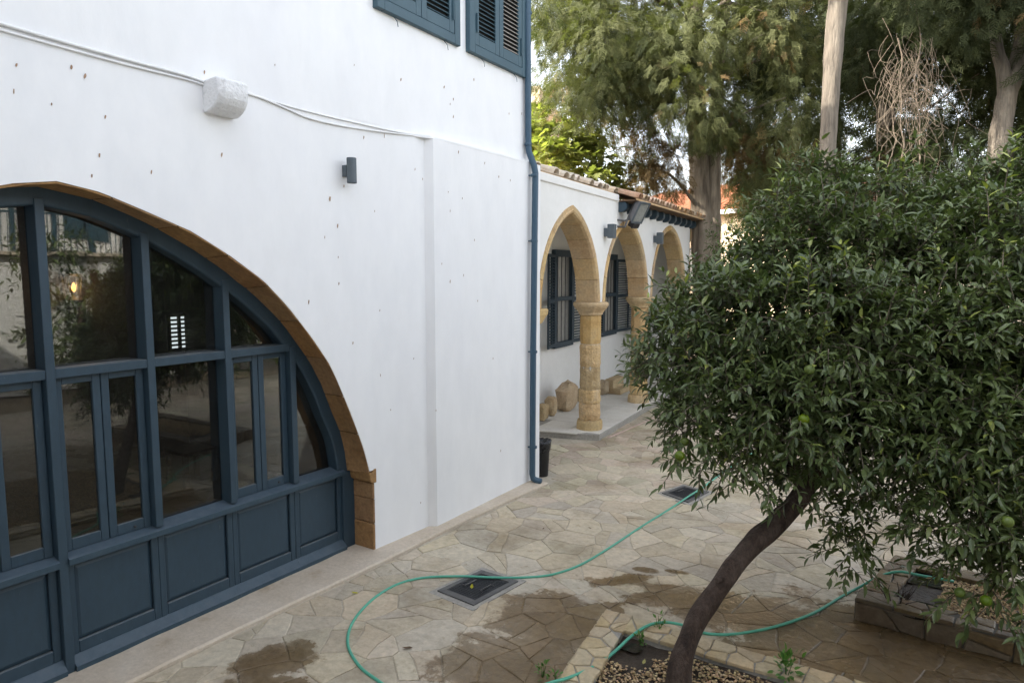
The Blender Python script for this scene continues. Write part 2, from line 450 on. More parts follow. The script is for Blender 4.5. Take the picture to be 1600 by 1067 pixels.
# kerb strip along the foot of the white house
kl, kr = [], []
N = 46
kp = smooth_path(KERB, 9)
kb = MB(); rings = []
for i, p in enumerate(kp):
    j = .008 * mnoise.noise(Vector((p[1] * 4, 0, 0))) + .006 * mnoise.noise(Vector((p[1] * 13, 3, 0)))
    x = p[0] + j; h = .045 + .008 * mnoise.noise(Vector((p[1] * 3, 8, 0)))
    rings.append([(-5.7, p[1], -.02), (x, p[1], -.02), (x, p[1], h - .016), (x - .016, p[1], h), (x - .14, p[1], h + .003), (-5.7, p[1], h + .004)])
kb.loft(rings)
struct(obj('kerb_strip', kb, M['kerb']))

# crazy paving ------------------------------------------------------
G1 = [gz(*p) for p in ((683, 925), (752, 893), (810, 910), (740, 948))]
G2 = [gz(*p) for p in ((1034, 772), (1068, 760), (1108, 770), (1076, 787))]
PA = dict(c=gz(946, 955, .06), l=gz(866, 1072, .06), r=gz(1322, 1062, .06))
PB = dict(c=gz(1334, 968), f=gz(1640, 1052), b=gz(1405, 885))

def clip(poly, p, nrm):
    out = []; n = len(poly)
    for i in range(n):
        a, b = poly[i], poly[(i + 1) % n]
        da, db = (a - p) @ nrm, (b - p) @ nrm
        if da <= 0: out.append(a)
        if (da < 0 < db) or (db < 0 < da): out.append(a + (b - a) * da / (da - db))
    return out
def area(poly):
    P = np.array(poly); x, y = P[:, 0], P[:, 1]
    return .5 * abs(np.dot(x, np.roll(y, -1)) - np.dot(y, np.roll(x, -1)))

def crazy(sites, lim, obstacles=(), split=.45, knn=26):
    S = np.array(sites); polys = []
    for i, s in enumerate(S):
        poly = [np.array(q, float) for q in ((s[0] - 1, s[1] - 1), (s[0] + 1, s[1] - 1), (s[0] + 1, s[1] + 1), (s[0] - 1, s[1] + 1))]
        d = ((S - s) ** 2).sum(1)
        for j in np.argsort(d)[1:knn]:
            poly = clip(poly, (s + S[j]) / 2, S[j] - s)
            if len(poly) < 3: break
        if len(poly) < 3: continue
        for (p, nrm) in lim:
            poly = clip(poly, np.array(p), np.array(nrm))
            if len(poly) < 3: break
        if len(poly) < 3: continue
        parts = [poly]
        if random.random() < split:
            c = np.mean(poly, 0); a = random.random() * 6.28; v = np.array([math.cos(a), math.sin(a)])
            c = c + np.array([random.uniform(-.05, .05), random.uniform(-.05, .05)])
            parts = [clip(poly, c, v), clip(poly, c, -v)]
        for q in parts:
            if len(q) < 3: continue
            dead = False
            for ob in obstacles:
                c = np.mean(q, 0); oc = np.mean(ob, 0); m = len(ob); best = None
                inside = True
                for k in range(m):
                    a, b = ob[k], ob[(k + 1) % m]
                    e = b - a; nr = np.array([e[1], -e[0]]); nr /= np.linalg.norm(nr)
                    if (oc - a) @ nr > 0: nr = -nr
                    dd = (c - a) @ nr
                    if dd > 0: inside = False
                    if best is None or dd > best[0]: best = (dd, a, nr)
                if inside: dead = True; break
                if (np.abs(c - oc) < 1.6).all(): q = clip(q, best[1], -best[2])
                if len(q) < 3: dead = True; break
            if not dead and area(q) > .006: polys.append(q)
    return polys

def nz2(p, f, s):
    return np.array([mnoise.noise(Vector((p[0] * f, p[1] * f, s))), mnoise.noise(Vector((p[0] * f, p[1] * f, s + 9.3)))])

def stone_mesh(poly, z0, h, gap, fn=None, wob=.035, inset=.009, drop=.004, step=.13):
    P = []
    n = len(poly)
    for i in range(n):
        a, b = poly[i], poly[(i + 1) % n]
        k = max(1, int(np.linalg.norm(b - a) / step))
        for j in range(k): P.append(a + (b - a) * j / k)
    P = [p + nz2(p, 3.1, 1.0) * wob + nz2(p, 9, 4.0) * wob * .35 for p in P]
    c = np.mean(P, 0)
    def shrink(g_): return [p - (p - c) / (np.linalg.norm(p - c) + 1e-6) * min(g_, .5 * np.linalg.norm(p - c)) for p in P]
    A = [q + nz2(q, 17, c[0] * 5) * .006 for q in shrink(gap)]
    B = shrink(gap + inset)
    t = np.array([random.uniform(-.010, .010), random.uniform(-.010, .010)])
    zt = lambda p: h + (p - c) @ t
    mb = MB()
    f3 = fn or (lambda x, y, z: (x, y, z))
    rings = [[f3(p[0], p[1], z0) for p in A], [f3(p[0], p[1], zt(p) - drop) for p in A], [f3(p[0], p[1], zt(p)) for p in B]]
    m = len(A); V = [q for r in rings for q in r]
    Fc = []
    for i in range(2):
        for j in range(m):
            k = (j + 1) % m
            Fc.append((i * m + j, i * m + k, (i + 1) * m + k, (i + 1) * m + j))
    V.append(f3(c[0], c[1], zt(c) + .002)); 
    for j in range(m): Fc.append((2 * m + j, 2 * m + (j + 1) % m, 3 * m))
    mb.add(V, Fc)
    return mb, c

sites = []
sp = .37
for iy in range(int((17.5 - 1.6) / sp)):
    for ix in range(int((4.6 + 5.6) / sp)):
        y = 1.6 + iy * sp + random.uniform(-.46, .46) * sp
        x = -5.6 + ix * sp + (iy % 2) * sp / 2 + random.uniform(-.46, .46) * sp
        sites.append((x, y))
e = (KERB[-1] - KERB[2])[:2]; kn = np.array([-e[1], e[0]]); kn /= np.linalg.norm(kn)
def grow(Q, d):
    Q = [q[:2] for q in Q]; c = np.mean(Q, 0)
    return [c + (q - c) * (1 + d / np.linalg.norm(q - c)) for q in Q]
GA1, GA2 = grow(G1, .07), grow(G2, .06)
planterA = [PA['c'][:2], PA['r'][:2], PA['r'][:2] + np.array([.2, -2]), PA['l'][:2] + np.array([.1, -2.0]), PA['l'][:2]]
polys = [q for q in crazy(sites, [], (GA1, GA2)) ]
keep = []
for q in polys:
    c = np.mean(q, 0)
    if c[1] < 8.6:
        q = clip(q, KERB[3][:2] + kn * -.012, kn)
    if len(q) < 3 or area(q) < .006: continue
    c = np.mean(q, 0)
    if c[1] > 8.3 and c[0] < -5.25 - .09 * (c[1] - 10.4) and c[1] > 10.5: continue
    if c[0] < -6.9: continue
    # not inside planter A
    ea = (PA['l'] - PA['c'])[:2]; na = np.array([-ea[1], ea[0]]); er = (PA['r'] - PA['c'])[:2]; nr = np.array([er[1], -er[0]])
    na = na / np.linalg.norm(na); nr = nr / np.linalg.norm(nr)
    if (c - PA['c'][:2]) @ na > .12 and (c - PA['c'][:2]) @ nr > .12: continue
    u, v, d = proj((c[0], c[1], 0))
    keep.append((d if (d > 0 and -40 < u < 1640 and v < 1110) else 99, q))
keep.sort(key=lambda t: t[0])
rest = MB(); ns = 0; rtint = []
for d, q in keep:
    mb, c = stone_mesh(q, -.01, .005 + random.uniform(0, .006), random.uniform(.002, .009))
    if ns < 300 and d < 90:
        obj('paving_stone', mb, M['paver'], paving); ns += 1
    else:
        rest.add(mb.v, mb.f); rtint += [random.random()] * len(mb.v)
fo = obj('paving_stone_field', rest, M['paver_field'], paving, kind='stuff')
fo.data.attributes.new('tint', 'FLOAT', 'POINT').data.foreach_set('value', rtint)

# ================================================================== WHITE HOUSE
house = thing('white_house', (-5.2, 4, 0), 'large white plastered house with a wide blue glazed arch and blue shuttered upstairs windows', 'house')
CYA, CZA = 2.2216, .337                     # the big arch is symmetrical about the tall post
_O = [(0, 3.602), (0.2798, 3.556), (0.5788, 3.452), (0.9498, 3.316), (1.2808, 3.132), (1.5998, 2.922), (1.8448, 2.689), (2.1088, 2.385), (2.3338, 2.086), (2.5698, 1.592), (2.7598, 1.14), (2.8248, 0.9)]
_oa = [math.atan2(z - CZA, y) for y, z in _O][::-1]; _or = [math.hypot(z - CZA, y) for y, z in _O][::-1]
def RO(a):
    if a > math.pi / 2: a = math.pi - a
    return float(np.interp(a, _oa, _or))
XW, XD = -5.075, -5.36                      # wall face near the arch, face of the timber screen
YJ = 5.106                                  # outer face of the stone jamb
ZI = .90
TOP = 11.5
def wallx(y, z):
    if z > 4.48:
        t = min(max((y - 4.6) / 3.6, 0), 1.0); return -5.075 + .05 * t
    if y < 5.93: return -5.075 + .04 * max(0, (y - 5.1) / .85)
    if y < 5.99: return -5.035 + .085 * (y - 5.93) / .06
    return -4.950 - .015 * (y - 5.99) / 2.4
# outer wall skin: columns of strips over y
ys = sorted(set([-8, -6, -4, -2, 2 * CYA - YJ, 2 * CYA - YJ + .0005] + list(np.linspace(CYA - 2.82, CYA + 2.82, 67)) + [YJ - .0005, YJ, 5.3, 5.6, 5.93, 5.99, 6.5, 7.0, 7.6, 8.0, 8.33]))
def hole(y):
    u = abs(y - CYA)
    if u > YJ - CYA - .0003: return 0.0
    z = float(np.interp(u, [p[0] for p in _O], [p[1] for p in _O])) if u < _O[-1][0] else 0
    return max(z, ZI + .02)
wb = MB()
zs_up = [4.47, 4.50, 5.2, 6.2, 7.5, TOP]
def col_pts(y):
    h = hole(y)
    zz = [h + (4.47 - h) * k / 6 for k in range(7)] + zs_up[1:]
    return [(wallx(min(y, 8.13) if z > 4.48 else y, z), min(y, 8.13) if z > 4.48 else y, z) for z in zz]
cols = [col_pts(y) for y in ys]
wb.loft(cols, cap=False, closed=False)
# reveal edge of the plaster round the opening
lo = [(c[0][0], c[0][1], c[0][2]) for c in cols if c[0][2] > .01]
wb.loft([lo, [(p[0] - .025, p[1], p[2] + .004) for p in lo]], cap=False, closed=False)
jb = [(wallx(YJ, z), YJ, z) for z in np.linspace(0, ZI + .02, 5)]
wb.loft([jb, [(-5.5, p[1], p[2]) for p in jb]], cap=False, closed=False)
jb = [(wallx(2 * CYA - YJ, z), 2 * CYA - YJ, z) for z in np.linspace(0, ZI + .02, 5)]
wb.loft([jb, [(-5.5, p[1], p[2]) for p in jb]], cap=False, closed=False)
# ends, back, roof
ec = cols[-1]
wb.loft([ec, [(-6.9, p[1], p[2]) for p in ec], [(-11.2, p[1], p[2]) for p in ec]], cap=False, closed=False)
ec = cols[0]
wb.loft([ec, [(-11.2, -8, p[2]) for p in ec]], cap=False, closed=False)
wb.add([(-11.2, -8, 0), (-11.2, 8.33, 0), (-11.2, 8.33, TOP), (-11.2, -8, TOP)], [(0, 1, 2, 3)])
wb.add([(-11.4, -8.3, TOP), (-4.8, -8.3, TOP), (-4.8, 8.4, TOP), (-11.4, 8.4, TOP)], [(0, 1, 2, 3)])
obj('wall', wb, M['plaster'], house)

# ledge line: thin plaster string under the conduit
lg = MB()
lpts = [(wallx(y, 4.6), y) for y in np.linspace(-6, 8.14, 60)]
lg.loft([[(wallx(y, 4.4) - .03, y, 4.46), (wallx(y, 4.4) + .002, y, 4.462), (wallx(y, 4.4) + .002, y, 4.487), (wallx(y, 4.4) - .12, y, 4.497)] for x, y in lpts], cap=True)
obj('string_ledge', lg, M['plaster'], house)

# plaster chips (pixels of the photograph put onto the wall face)
chips = [(25,102,5,7),(111,105,6,8),(132,119,6,9),(21,143,3,9),(80,163,3,5),(164,183,5,8),(155,243,4,7),(143,275,4,6),(236,269,4,7),(319,113,4,8),(346,242,5,9),
    (626,125,4,6),(553,102,2,4),(429,102,2,4),(708,155,3,5),(703,163,2,4),(740,125,3,5),(708,183,3,6),(694,136,2,5),(795,178,2,4),(815,178,2,5),(716,238,3,5),(693,137,2,4),
    (537,291,3,6),(515,311,6,9),(527,353,4,8),(529,443,3,6),(507,371,2,5),(482,472,4,7),(593,485,2,4),(551,536,3,5),(594,586,2,5),(620,208,2,5),(600,213,2,9),(648,265,2,5),
    (660,280,2,4),(703,330,2,5),(722,310,2,5),(690,412,2,4),(703,440,3,6),(724,430,2,5),(741,375,2,5),(757,255,2,5),(779,276,3,5),(797,282,2,5),(746,470,2,4),(700,300,2,3),(672,640,2,4),(782,704,2,6),(657,785,2,4),(528,402,2,4),(568,215,3,6),(585,330,2,4),(770,560,2,4),(646,560,2,3),(610,640,2,3)]
cb = MB()
for (x, y, w, h) in chips:
    X = -5.06
    for _ in range(4):
        p = px(x, y, X); X = wallx(p[1], p[2])
    p = px(x, y, X); d = (p - CAM) @ FW
    w2, h2 = w * d / F * .36, h * d / F * .5
    ring = []
    for j in range(8):
        a = j * math.pi / 4; k = random.uniform(.7, 1.15)
        yy, zz = p[1] + math.cos(a) * w2 * k + math.sin(a) * w2 * .3, p[2] + math.sin(a) * h2 * k
        ring.append((wallx(yy, zz) + .0035, yy, zz))
    cb.add(ring + [(X + .0005, p[1], p[2])], [(j, (j + 1) % 8, 8) for j in range(8)])
obj('plaster_chip', cb, M['chip'], house, kind='stuff')

# stone arch ring: voussoirs
IN = [(2.2216, 3.5854), (2.3289, 3.5686), (2.6068, 3.5192), (2.9529, 3.3857), (3.2397, 3.2423), (3.5127, 3.0841), (3.667, 2.9753), (4.023, 2.6984), (4.287, 2.4511), (4.5125, 2.1841), (4.7291, 1.7935), (4.8784, 1.4474), (4.9446, 1.1814), (4.9842, 0.9232)]
ia = [math.atan2(z - CZA, y - CYA) for y, z in IN][::-1]; ir = [math.hypot(z - CZA, y - CYA) for y, z in IN][::-1]
def rin(a):                                  # radius of the inner stone edge at angle a (mirrored left of the crown)
    if a > math.pi / 2: a = math.pi - a
    return min(float(np.interp(a, ia, ir)), RO(a) - .006)
A0 = _oa[0]
cuts = [A0, .36, .52, .68, .84, 1.00, 1.15, 1.30, 1.46]
cuts = cuts + [math.pi - c for c in cuts[::-1]]
for i in range(len(cuts) - 1):
    a0, a1 = cuts[i] + .0024, cuts[i + 1] - .0024
    rings = []
    k = 5
    for j in range(k):
        a = a0 + (a1 - a0) * j / (k - 1)
        def P(r, x): return (x, CYA + r * math.cos(a), CZA + r * math.sin(a))
        j1 = .006 * mnoise.noise(Vector((a * 14, 0, 0)))
        j2 = .008 * mnoise.noise(Vector((a * 17, 5, 0)))
        ro = RO(a) - .004 + j1
        ri = rin(a) + j2
        rings.append([P(ro, XW - .008), P(ro - .012, XW - .001), P(ri + (ro - ri) * .5, (XW + XD) / 2 + .0), P(ri, XD - .02), P(RO(a) + .25, XD - .03), P(RO(a) + .25, XW - .05)])
    mb = MB(); mb.loft(rings)
    obj('arch_stone', mb, M['arch_stone'], house)
mo = MB(); rings = []
for a in np.linspace(A0, math.pi - A0, 60):
    def P(r, x): return (x, CYA + r * math.cos(a), CZA + r * math.sin(a))
    rr = rin(a)
    rings.append([P(RO(a) + .028, XW - .03), P(rr + .034, XD - .02), P(RO(a) + .3, XD - .035), P(RO(a) + .3, XW - .06)])
mo.loft(rings); obj('arch_mortar', mo, M['mortar_arch'], house)
for sgn in (1, -1):
    def Y(y): return y if sgn > 0 else 2 * CYA - y
    for (z0, z1, dy, xo) in ((.04, .33, .004, 0), (.335, .60, -.001, .003), (.605, .775, .004, 0)):
        mb = MB(); mb.box(XD - .05, XW - .004 + xo, Y(YJ - dy - .018), Y(YJ + .06), z0, z1)
        obj('jamb_stone', mb, M['arch_stone'], house, bevel=.008)
    mb = MB()                                # the impost block, with its chamfered underside
    for_pts = [(YJ - .075, ZI), (YJ - .06, .81), (YJ - .022, .778), (YJ + .03, .778), (YJ + .03, .93), (YJ - .01, .93), (YJ - .02, ZI)]
    mb.prism([(Y(a), b) for a, b in for_pts], lambda y, z, h: (h, y, z), XD - .04, XW + .006)
    obj('impost_stone', mb, M['arch_stone'], house, bevel=.006)

# ---- timber glazed screen: one part with its pieces below it
ZT0, ZT1 = 2.2435, 2.3127                      # transom
ZS0, ZS1 = 0.8639, 0.948                         # sill rail
XG = XD - .125                                # glass plane
mull = [(2.1905, 2.2528), (2.9124, 2.9747), (3.5997, 3.661), (4.29, 4.3552)]
mull = mull + [(2 * CYA - b, 2 * CYA - a) for a, b in mull[1:]]
mull.sort()
fr = MB()
def rfo(a): return rin(a) + .03
def rfi(a): return rin(a) - .125
A1 = .20
rings = []
for a in np.linspace(A1, math.pi - A1, 73):
    def P(r, x): return (x, CYA + r * math.cos(a), CZA + r * math.sin(a))
    rings.append([P(rfo(a), XD), P(rfi(a) + .012, XD + .001), P(rfi(a), XD - .012), P(rfi(a), XD - .16), P(rfo(a), XD - .16)])
fr.loft(rings)
for s in (1, -1):                            # posts under the springing
    y0, y1 = (4.93, 5.092) if s > 0 else (2 * CYA - 5.092, 2 * CYA - 4.93)
    fr.box(XD - .16, XD - .002, y0, y1, .03, .98)
def ztop(y):                                 # underside of the arch frame at y
    best = 0
    for a in np.linspace(.2, math.pi - .2, 200):
        r = rfi(a) + .05
        if abs(CYA + r * math.cos(a) - y) < .03: best = max(best, CZA + r * math.sin(a))
    return best
for y0, y1 in mull:
    z1 = ztop((y0 + y1) / 2)
    tallm = abs(y0 - 2.1905) < .1
    fr.box(XD - .15, XD + .012, y0, y1, .03 if tallm else ZS1 - .012, z1)
screen = obj('glazed_screen', fr, M['blue'], house, bevel=.004)
ends = [2 * CYA - 4.935] + [c for p in mull for c in p] + [4.935]
bays = [(ends[i], ends[i + 1]) for i in range(0, len(ends), 2)]
def low_ends(y0, y1):                        # the dado and sill run on under the shorter mullions
    tall = (2.1905, 2.2528)
    g0 = 0 if y0 < -.4 or min(abs(y0 - t) for t in tall) < .01 else .0315
    g1 = 0 if y1 > 4.9 or min(abs(y1 - t) for t in tall) < .01 else .0315
    return y0 - g0 + .0005, y1 + g1 - .0005
ybound = sorted([p for p in bays])
# transom, sill and bottom rail pieces between mullions
def archy(z):                                # right-hand inner limit of the frame at height z
    for a in np.linspace(.15, 1.5, 300):
        if CZA + rfi(a) * math.sin(a) >= z: return CYA + rfi(a) * math.cos(a)
for (y0, y1) in bays:
    if y1 <= 4.40 and y0 >= 2 * CYA - 4.40:
        mb = MB(); mb.box(XD - .12, XD + .006, y0 - .001, y1 + .001, ZT0, ZT1); obj('transom', mb, M['blue'], screen, bevel=.004)
    y0, y1 = low_ends(y0, y1)
    mb = MB()
    q = [(XD - .12, ZS0), (XD + .028, ZS0), (XD + .030, ZS0 + .045), (XD + .018, ZS0 + .052), (XD - .10, ZS1 + .002), (XD - .12, ZS1)]
    mb.prism([(b, a) for a, b in q], lambda z, x, h: (x, h, z), y0 - .001, y1 + .001); obj('sill', mb, M['blue_worn'], screen)
    mb = MB()
    q = [(XD - .12, .03), (XD + .034, .03), (XD + .036, .085), (XD + .022, .095), (XD - .03, .15), (XD - .12, .15)]
    yb = 0.0
    mb.prism([(b, a) for a, b in q], lambda z, x, h: (x, h, z), y0 - .001, y1 + .001); obj('bottom_rail', mb, M['blue_worn'], screen)
    # lower timber panel with its frame
    xf = XD - .035
    mb = MB()
    ya, yb_ = y0 + .0, y1 - .0
    st = .055
    mb.box(xf - .03, xf, ya, ya + st, .14, ZS0 + .01); mb.box(xf - .03, xf, yb_ - st, yb_, .14, ZS0 + .01)
    mb.box(xf - .03, xf - .001, ya + st, yb_ - st, .14, .245); mb.box(xf - .03, xf - .001, ya + st, yb_ - st, ZS0 - .035, ZS0 + .01)
    obj('panel_frame', mb, M['blue'], screen, bevel=.006)
    mb = MB()
    a, b, c, d = ya + st, yb_ - st, .245, ZS0 - .035
    mb.add([(xf - .03, a, c), (xf - .03, b, c), (xf - .03, b, d), (xf - .03, a, d), (xf - .016, a + .03, c + .03), (xf - .016, b - .03, c + .03), (xf - .016, b - .03, d - .03), (xf - .016, a + .03, d - .03)],
           [(0, 1, 5, 4), (1, 2, 6, 5), (2, 3, 7, 6), (3, 0, 4, 7), (4, 5, 6, 7)])
    obj('panel', mb, M['blue'], screen)
def arch_poly(y0, y1, zlow):                 # pane outline under the arch frame
    top = []
    for y in np.linspace(y1, y0, 12):
        z = 0
        for a in np.linspace(.12, math.pi - .12, 400):
            r = rfi(a) + .02
            if abs(CYA + r * math.cos(a) - y) < .018: z = max(z, CZA + r * math.sin(a))
        top.append((y, max(z, zlow + .01)))
    return [(y0, zlow), (y1, zlow)] + top
def pane(poly, x):
    mb = MB(); mb.prism(poly, lambda y, z, h: (h, y, z), x - .004, x)
    return obj('pane', mb, M['glass'], screen)
def casement(y0, y1, z0, z1, bolt):
    xc = XD - .055
    sx = .058
    mb = MB()
    mb.box(xc - .04, xc, y0, y0 + sx, z0, z1); mb.box(xc - .04, xc, y1 - sx, y1, z0, z1)
    mb.box(xc - .04, xc - .0015, y0 + sx, y1 - sx, z0, z0 + .085); mb.box(xc - .04, xc - .0015, y0 + sx, y1 - sx, z1 - .06, z1)
    obj('casement', mb, M['blue'], screen, bevel=.004)
    pane([(y0 + sx - .005, z0 + .08), (y1 - sx + .005, z0 + .08), (y1 - sx + .005, z1 - .055), (y0 + sx - .005, z1 - .055)], xc - .018)
    if bolt:
        mb = MB(); mb.lathe([(.004, 0), (.011, .002), (.011, .008), (.004, .011)], (0, 0, 0), 8)
        mb.v = [(xc - .0 + z, (y0 + y1) / 2 + x * 1.0 + .03, z0 + .035 + y) for x, y, z in mb.v]
        obj('window_bolt', mb, M['iron'], screen)
for i, (y0, y1) in enumerate(bays):
    if y1 > 4.42 or y0 < 2 * CYA - 4.42:               # slivers at the springing
        if y1 > 4.42:
            zt = 2.25
            poly = [(y0, ZS1)] + [(CYA + (rfi(a) + .02) * math.cos(a), CZA + (rfi(a) + .02) * math.sin(a)) for a in np.linspace(.19, .68, 12)]
            poly = [p for p in poly if p[0] >= y0] + [(y0, 2.4)]
            pane(poly, XG)
        else:
            poly = [(2 * CYA - p[0], p[1]) for p in [(4.355, ZS1)] + [(CYA + (rfi(a) + .02) * math.cos(a), CZA + (rfi(a) + .02) * math.sin(a)) for a in np.linspace(.19, .62, 10)] + [(4.355, 2.35)]]
            pane(poly[::-1], XG)
        continue
    pane(arch_poly(y0 - .01, y1 + .01, ZT1 - .01), XG)
    z0, z1 = ZS1 - .005, ZT0 + .002
    mid = (y0 + y1) / 2
    k = int(abs(mid - CYA) / .71)
    if k in (0, 2):                          # casement pairs
        casement(y0 + .004, mid - .003, z0, z1, mid < CYA); casement(mid + .003, y1 - .004, z0, z1, mid > CYA)
    else:
        pane([(y0 - .01, z0), (y1 + .01, z0), (y1 + .01, z1 + .01), (y0 - .01, z1 + .01)], XG)

# ---- upstairs shutters
def slat_mesh(w, m, name):
    mb = MB(); a = R(40); hw = .019
    q = [(-hw, -.0035), (hw, -.0035), (hw, .0035), (-hw, .0035)]
    q = [(-(u * math.cos(a) - v * math.sin(a)), u * math.sin(a) + v * math.cos(a)) for u, v in q]
    mb.prism(q, lambda u, v, h: (u, h, v), -w / 2, w / 2)
    me = bpy.data.meshes.new(name); me.from_pydata(mb.v, [], mb.f); me.materials.append(m); return me
def shutter_window(y0, y1, zb, zt, slope, pale):
    xw = wallx((y0 + y1) / 2, 6)
    sk = lambda x, y, z: (x, y, z + slope * (y - y0))
    mb = MB(); t = .105
    for q in ((y0, y0 + t, zb, zt), (y1 - t, y1, zb, zt), (y0 + t, y1 - t, zb, zb + t), (y0 + t, y1 - t, zt - t, zt)):
        mb.box(xw - .05, xw + .058 - (.0012 if q[2] == zb and q[1] != y0 + t and q[0] != y1 - t else 0), *q, fn=sk)
    w = obj('shutter_window', mb, M['shutter'], house, bevel=.006)
    mb = MB(); mb.box(xw + .010, xw + .016, y0 + .01, y1 - .01, zb + .01, zt - .01, fn=sk); obj('shade_backing', mb, M['dark'], w)  # dark sheet over the wall stands in for shade between the slats
    mid = (y0 + y1) / 2
    for n, (a, b) in enumerate(((y0 + t + .004, mid - .004), (mid + .004, y1 - t - .004))):
        mb = MB(); s = .085; xf = xw + .050
        z0, z1 = zb + t + .004, zt - t - .004
        for q in ((a, a + s, z0, z1), (b - s, b, z0, z1), (a + s, b - s, z0, z0 + .13), (a + s, b - s, z1 - .1, z1)):
            mb.box(xf - .032, xf - (.001 if q[0] == a + s else 0), *q, fn=sk)
        obj('shutter_leaf', mb, M['shutter'], w, bevel=.004)
        me = slat_mesh(b - a - 2 * s + .01, M['slat_pale'] if pale and n == 1 else M['shutter'], 'slat')
        z = z0 + .13 + .022; kk = 0; bank = MB()
        while z < z1 - .11:
            zz = z + slope * ((a + b) / 2 - y0)
            if kk < 14:
                o = inst('slat', me, w, Matrix.Translation((xf - .017, (a + b) / 2, zz)) @ Matrix.Rotation(math.atan(slope), 4, 'X'))
            else:
                bank.add([(v.co[0] + xf - .017, v.co[1] + (a + b) / 2, v.co[2] + zz) for v in me.vertices], [tuple(p.vertices) for p in me.polygons])
            z += .050; kk += 1
        obj('slat_bank', bank, M['shutter'], w, kind='stuff')
        yh = a + .03 if n == 0 else b - .03
        mb = MB(); mb.box(xf, xf + .012, yh - .012, yh + .012, z0 + .18, z0 + .32, fn=sk); mb.box(xf + .001, xf + .022, yh - .006, yh + .006, z0 + .14, z0 + .36, fn=sk)
        obj('hinge', mb, M['shutter'], w)
    for yy in (y0 + .28, y1 - .25):
        mb = MB(); mb.tube([sk(xw + .01, yy, zb - .0), sk(xw + .05, yy + .01, zb - .05), sk(xw + .045, yy + .03, zb - .10)], .004, 5)
        obj('shutter_hook', mb, M['shutter'], w)
    return w
X0 = wallx(6, 6)
pa, pb = px(583.5, 12, X0), px(714, 75, X0); pc, pdn = px(726.5, 81.5, X0), px(820, 125, X0)
sl_ = (pdn[2] - pa[2]) / (pdn[1] - pa[1])
shutter_window(pa[1], pb[1], pa[2], pa[2] + 2.0, sl_, False)
shutter_window(pc[1], min(pdn[1], 7.99), pc[2], pc[2] + 2.0, sl_, True)

# ---- drainpipe at the corner
X1 = -4.97
q0, q1, q2, q3 = px(824, 0, X1), px(825.5, 240, X1), px(832, 264, X1 + .08), px(827, 746, X1 + .05)
yp = q1[1]
path = [(X1, yp - .02, 9.3), (X1, yp - .02, 6), (X1, yp, q1[2] + .10), (X1 + .005, yp + .01, q1[2] + .02), (X1 + .07, yp + .035, q2[2] + .05), (X1 + .085, yp + .045, q2[2] - .05)]
zb_ = .16
path += [(X1 + .075, yp + .02, 2.0), (X1 + .07, yp + .015, zb_), (X1 + .08, yp + .02, .10), (X1 + .14, yp + .03, .075), (X1 + .20, yp + .04, .07)]
mb = MB(); mb.tube(path, .043, 12)
pipe = obj('drainpipe', mb, M['pipe'], house, smooth=True)
for z in (6.4, q2[2] - .08, 3.42, 1.9, .55, q1[2] + .12):
    X = X1 if z > q1[2] else X1 + .078
    mb = MB(); mb.lathe([(.047, -.018), (.0505, -.012), (.0505, .012), (.047, .018)], (X, yp + (.03 if z < q1[2] else -.01), z), 12)
    mb.box(X - .12, X - .03, yp - .01, yp + .02, z - .008, z + .008)
    obj('pipe_bracket', mb, M['pipe'], pipe)

# ---- plaster-covered corbel, conduit
mb = MB()
bx0 = -5.075
b0, b1 = px(316, 130, bx0), px(366, 150, bx0)
bl, br_, bt, bb = b0[1], b0[1] + .27, 4.50, 4.25
prof = [(bx0 - .05, bt), (bx0 + .19, bt + .005), (bx0 + .235, bt - .015), (bx0 + .235, bt - .10), (bx0 + .225, bt - .15), (bx0 + .195, bt - .195), (bx0 + .14, bt - .23), (bx0 + .07, bb), (bx0 - .05, bb)]
rings = []
for t in np.linspace(0, 1, 7):
    y = bl + (br_ - bl) * t
    s = .88 if t in (0, 1) else 1
    rings.append([(bx0 - .05 + (x - bx0 + .05) * (s if x > bx0 else 1) + .006 * mnoise.noise(Vector((x * 9, y * 9, z * 9))), y + .01 * mnoise.noise(Vector((x * 7, y, z * 7))), z + .008 * mnoise.noise(Vector((x * 8, y * 8, z * 5)))) for x, z in prof])
mb.loft(rings)
obj('corbel', mb, M['plaster_rough'], house, bevel=.012, seg=2)
def on_wall(x, y, off=.015):
    X = -5.06
    for _ in range(4):
        p = px(x, y, X + off); X = wallx(p[1], p[2])
    return px(x, y, X + off)
mb = MB(); mb.tube(smooth_path([on_wall(x, y, .014) for x, y in ((-120, 2), (0, 37), (100, 66), (200, 94), (290, 118), (322, 130))], 5), .012, 6)
obj('conduit', mb, M['white_metal'], house, smooth=True)
mb = MB(); mb.tube(smooth_path([on_wall(x, y, .011) for x, y in ((-120, 13), (0, 47), (100, 75), (200, 102), (290, 124), (322, 134))], 5), .009, 6)
obj('conduit', mb, M['white_metal'], house, smooth=True)
mb = MB(); mb.tube(smooth_path([on_wall(x, y, .012) for x, y in ((376, 143), (410, 154), (450, 171), (480, 184), (520, 194), (560, 201), (620, 209), (674, 215))], 5), .009, 6)
obj('conduit', mb, M['white_metal'], house, smooth=True)
mb = MB(); mb.tube(smooth_path([on_wall(x, y, .010) for x, y in ((376, 141), (440, 163), (500, 179), (560, 193), (625, 207), (672, 213))], 5), .0075, 6)
obj('conduit', mb, M['white_metal'], house, smooth=True)

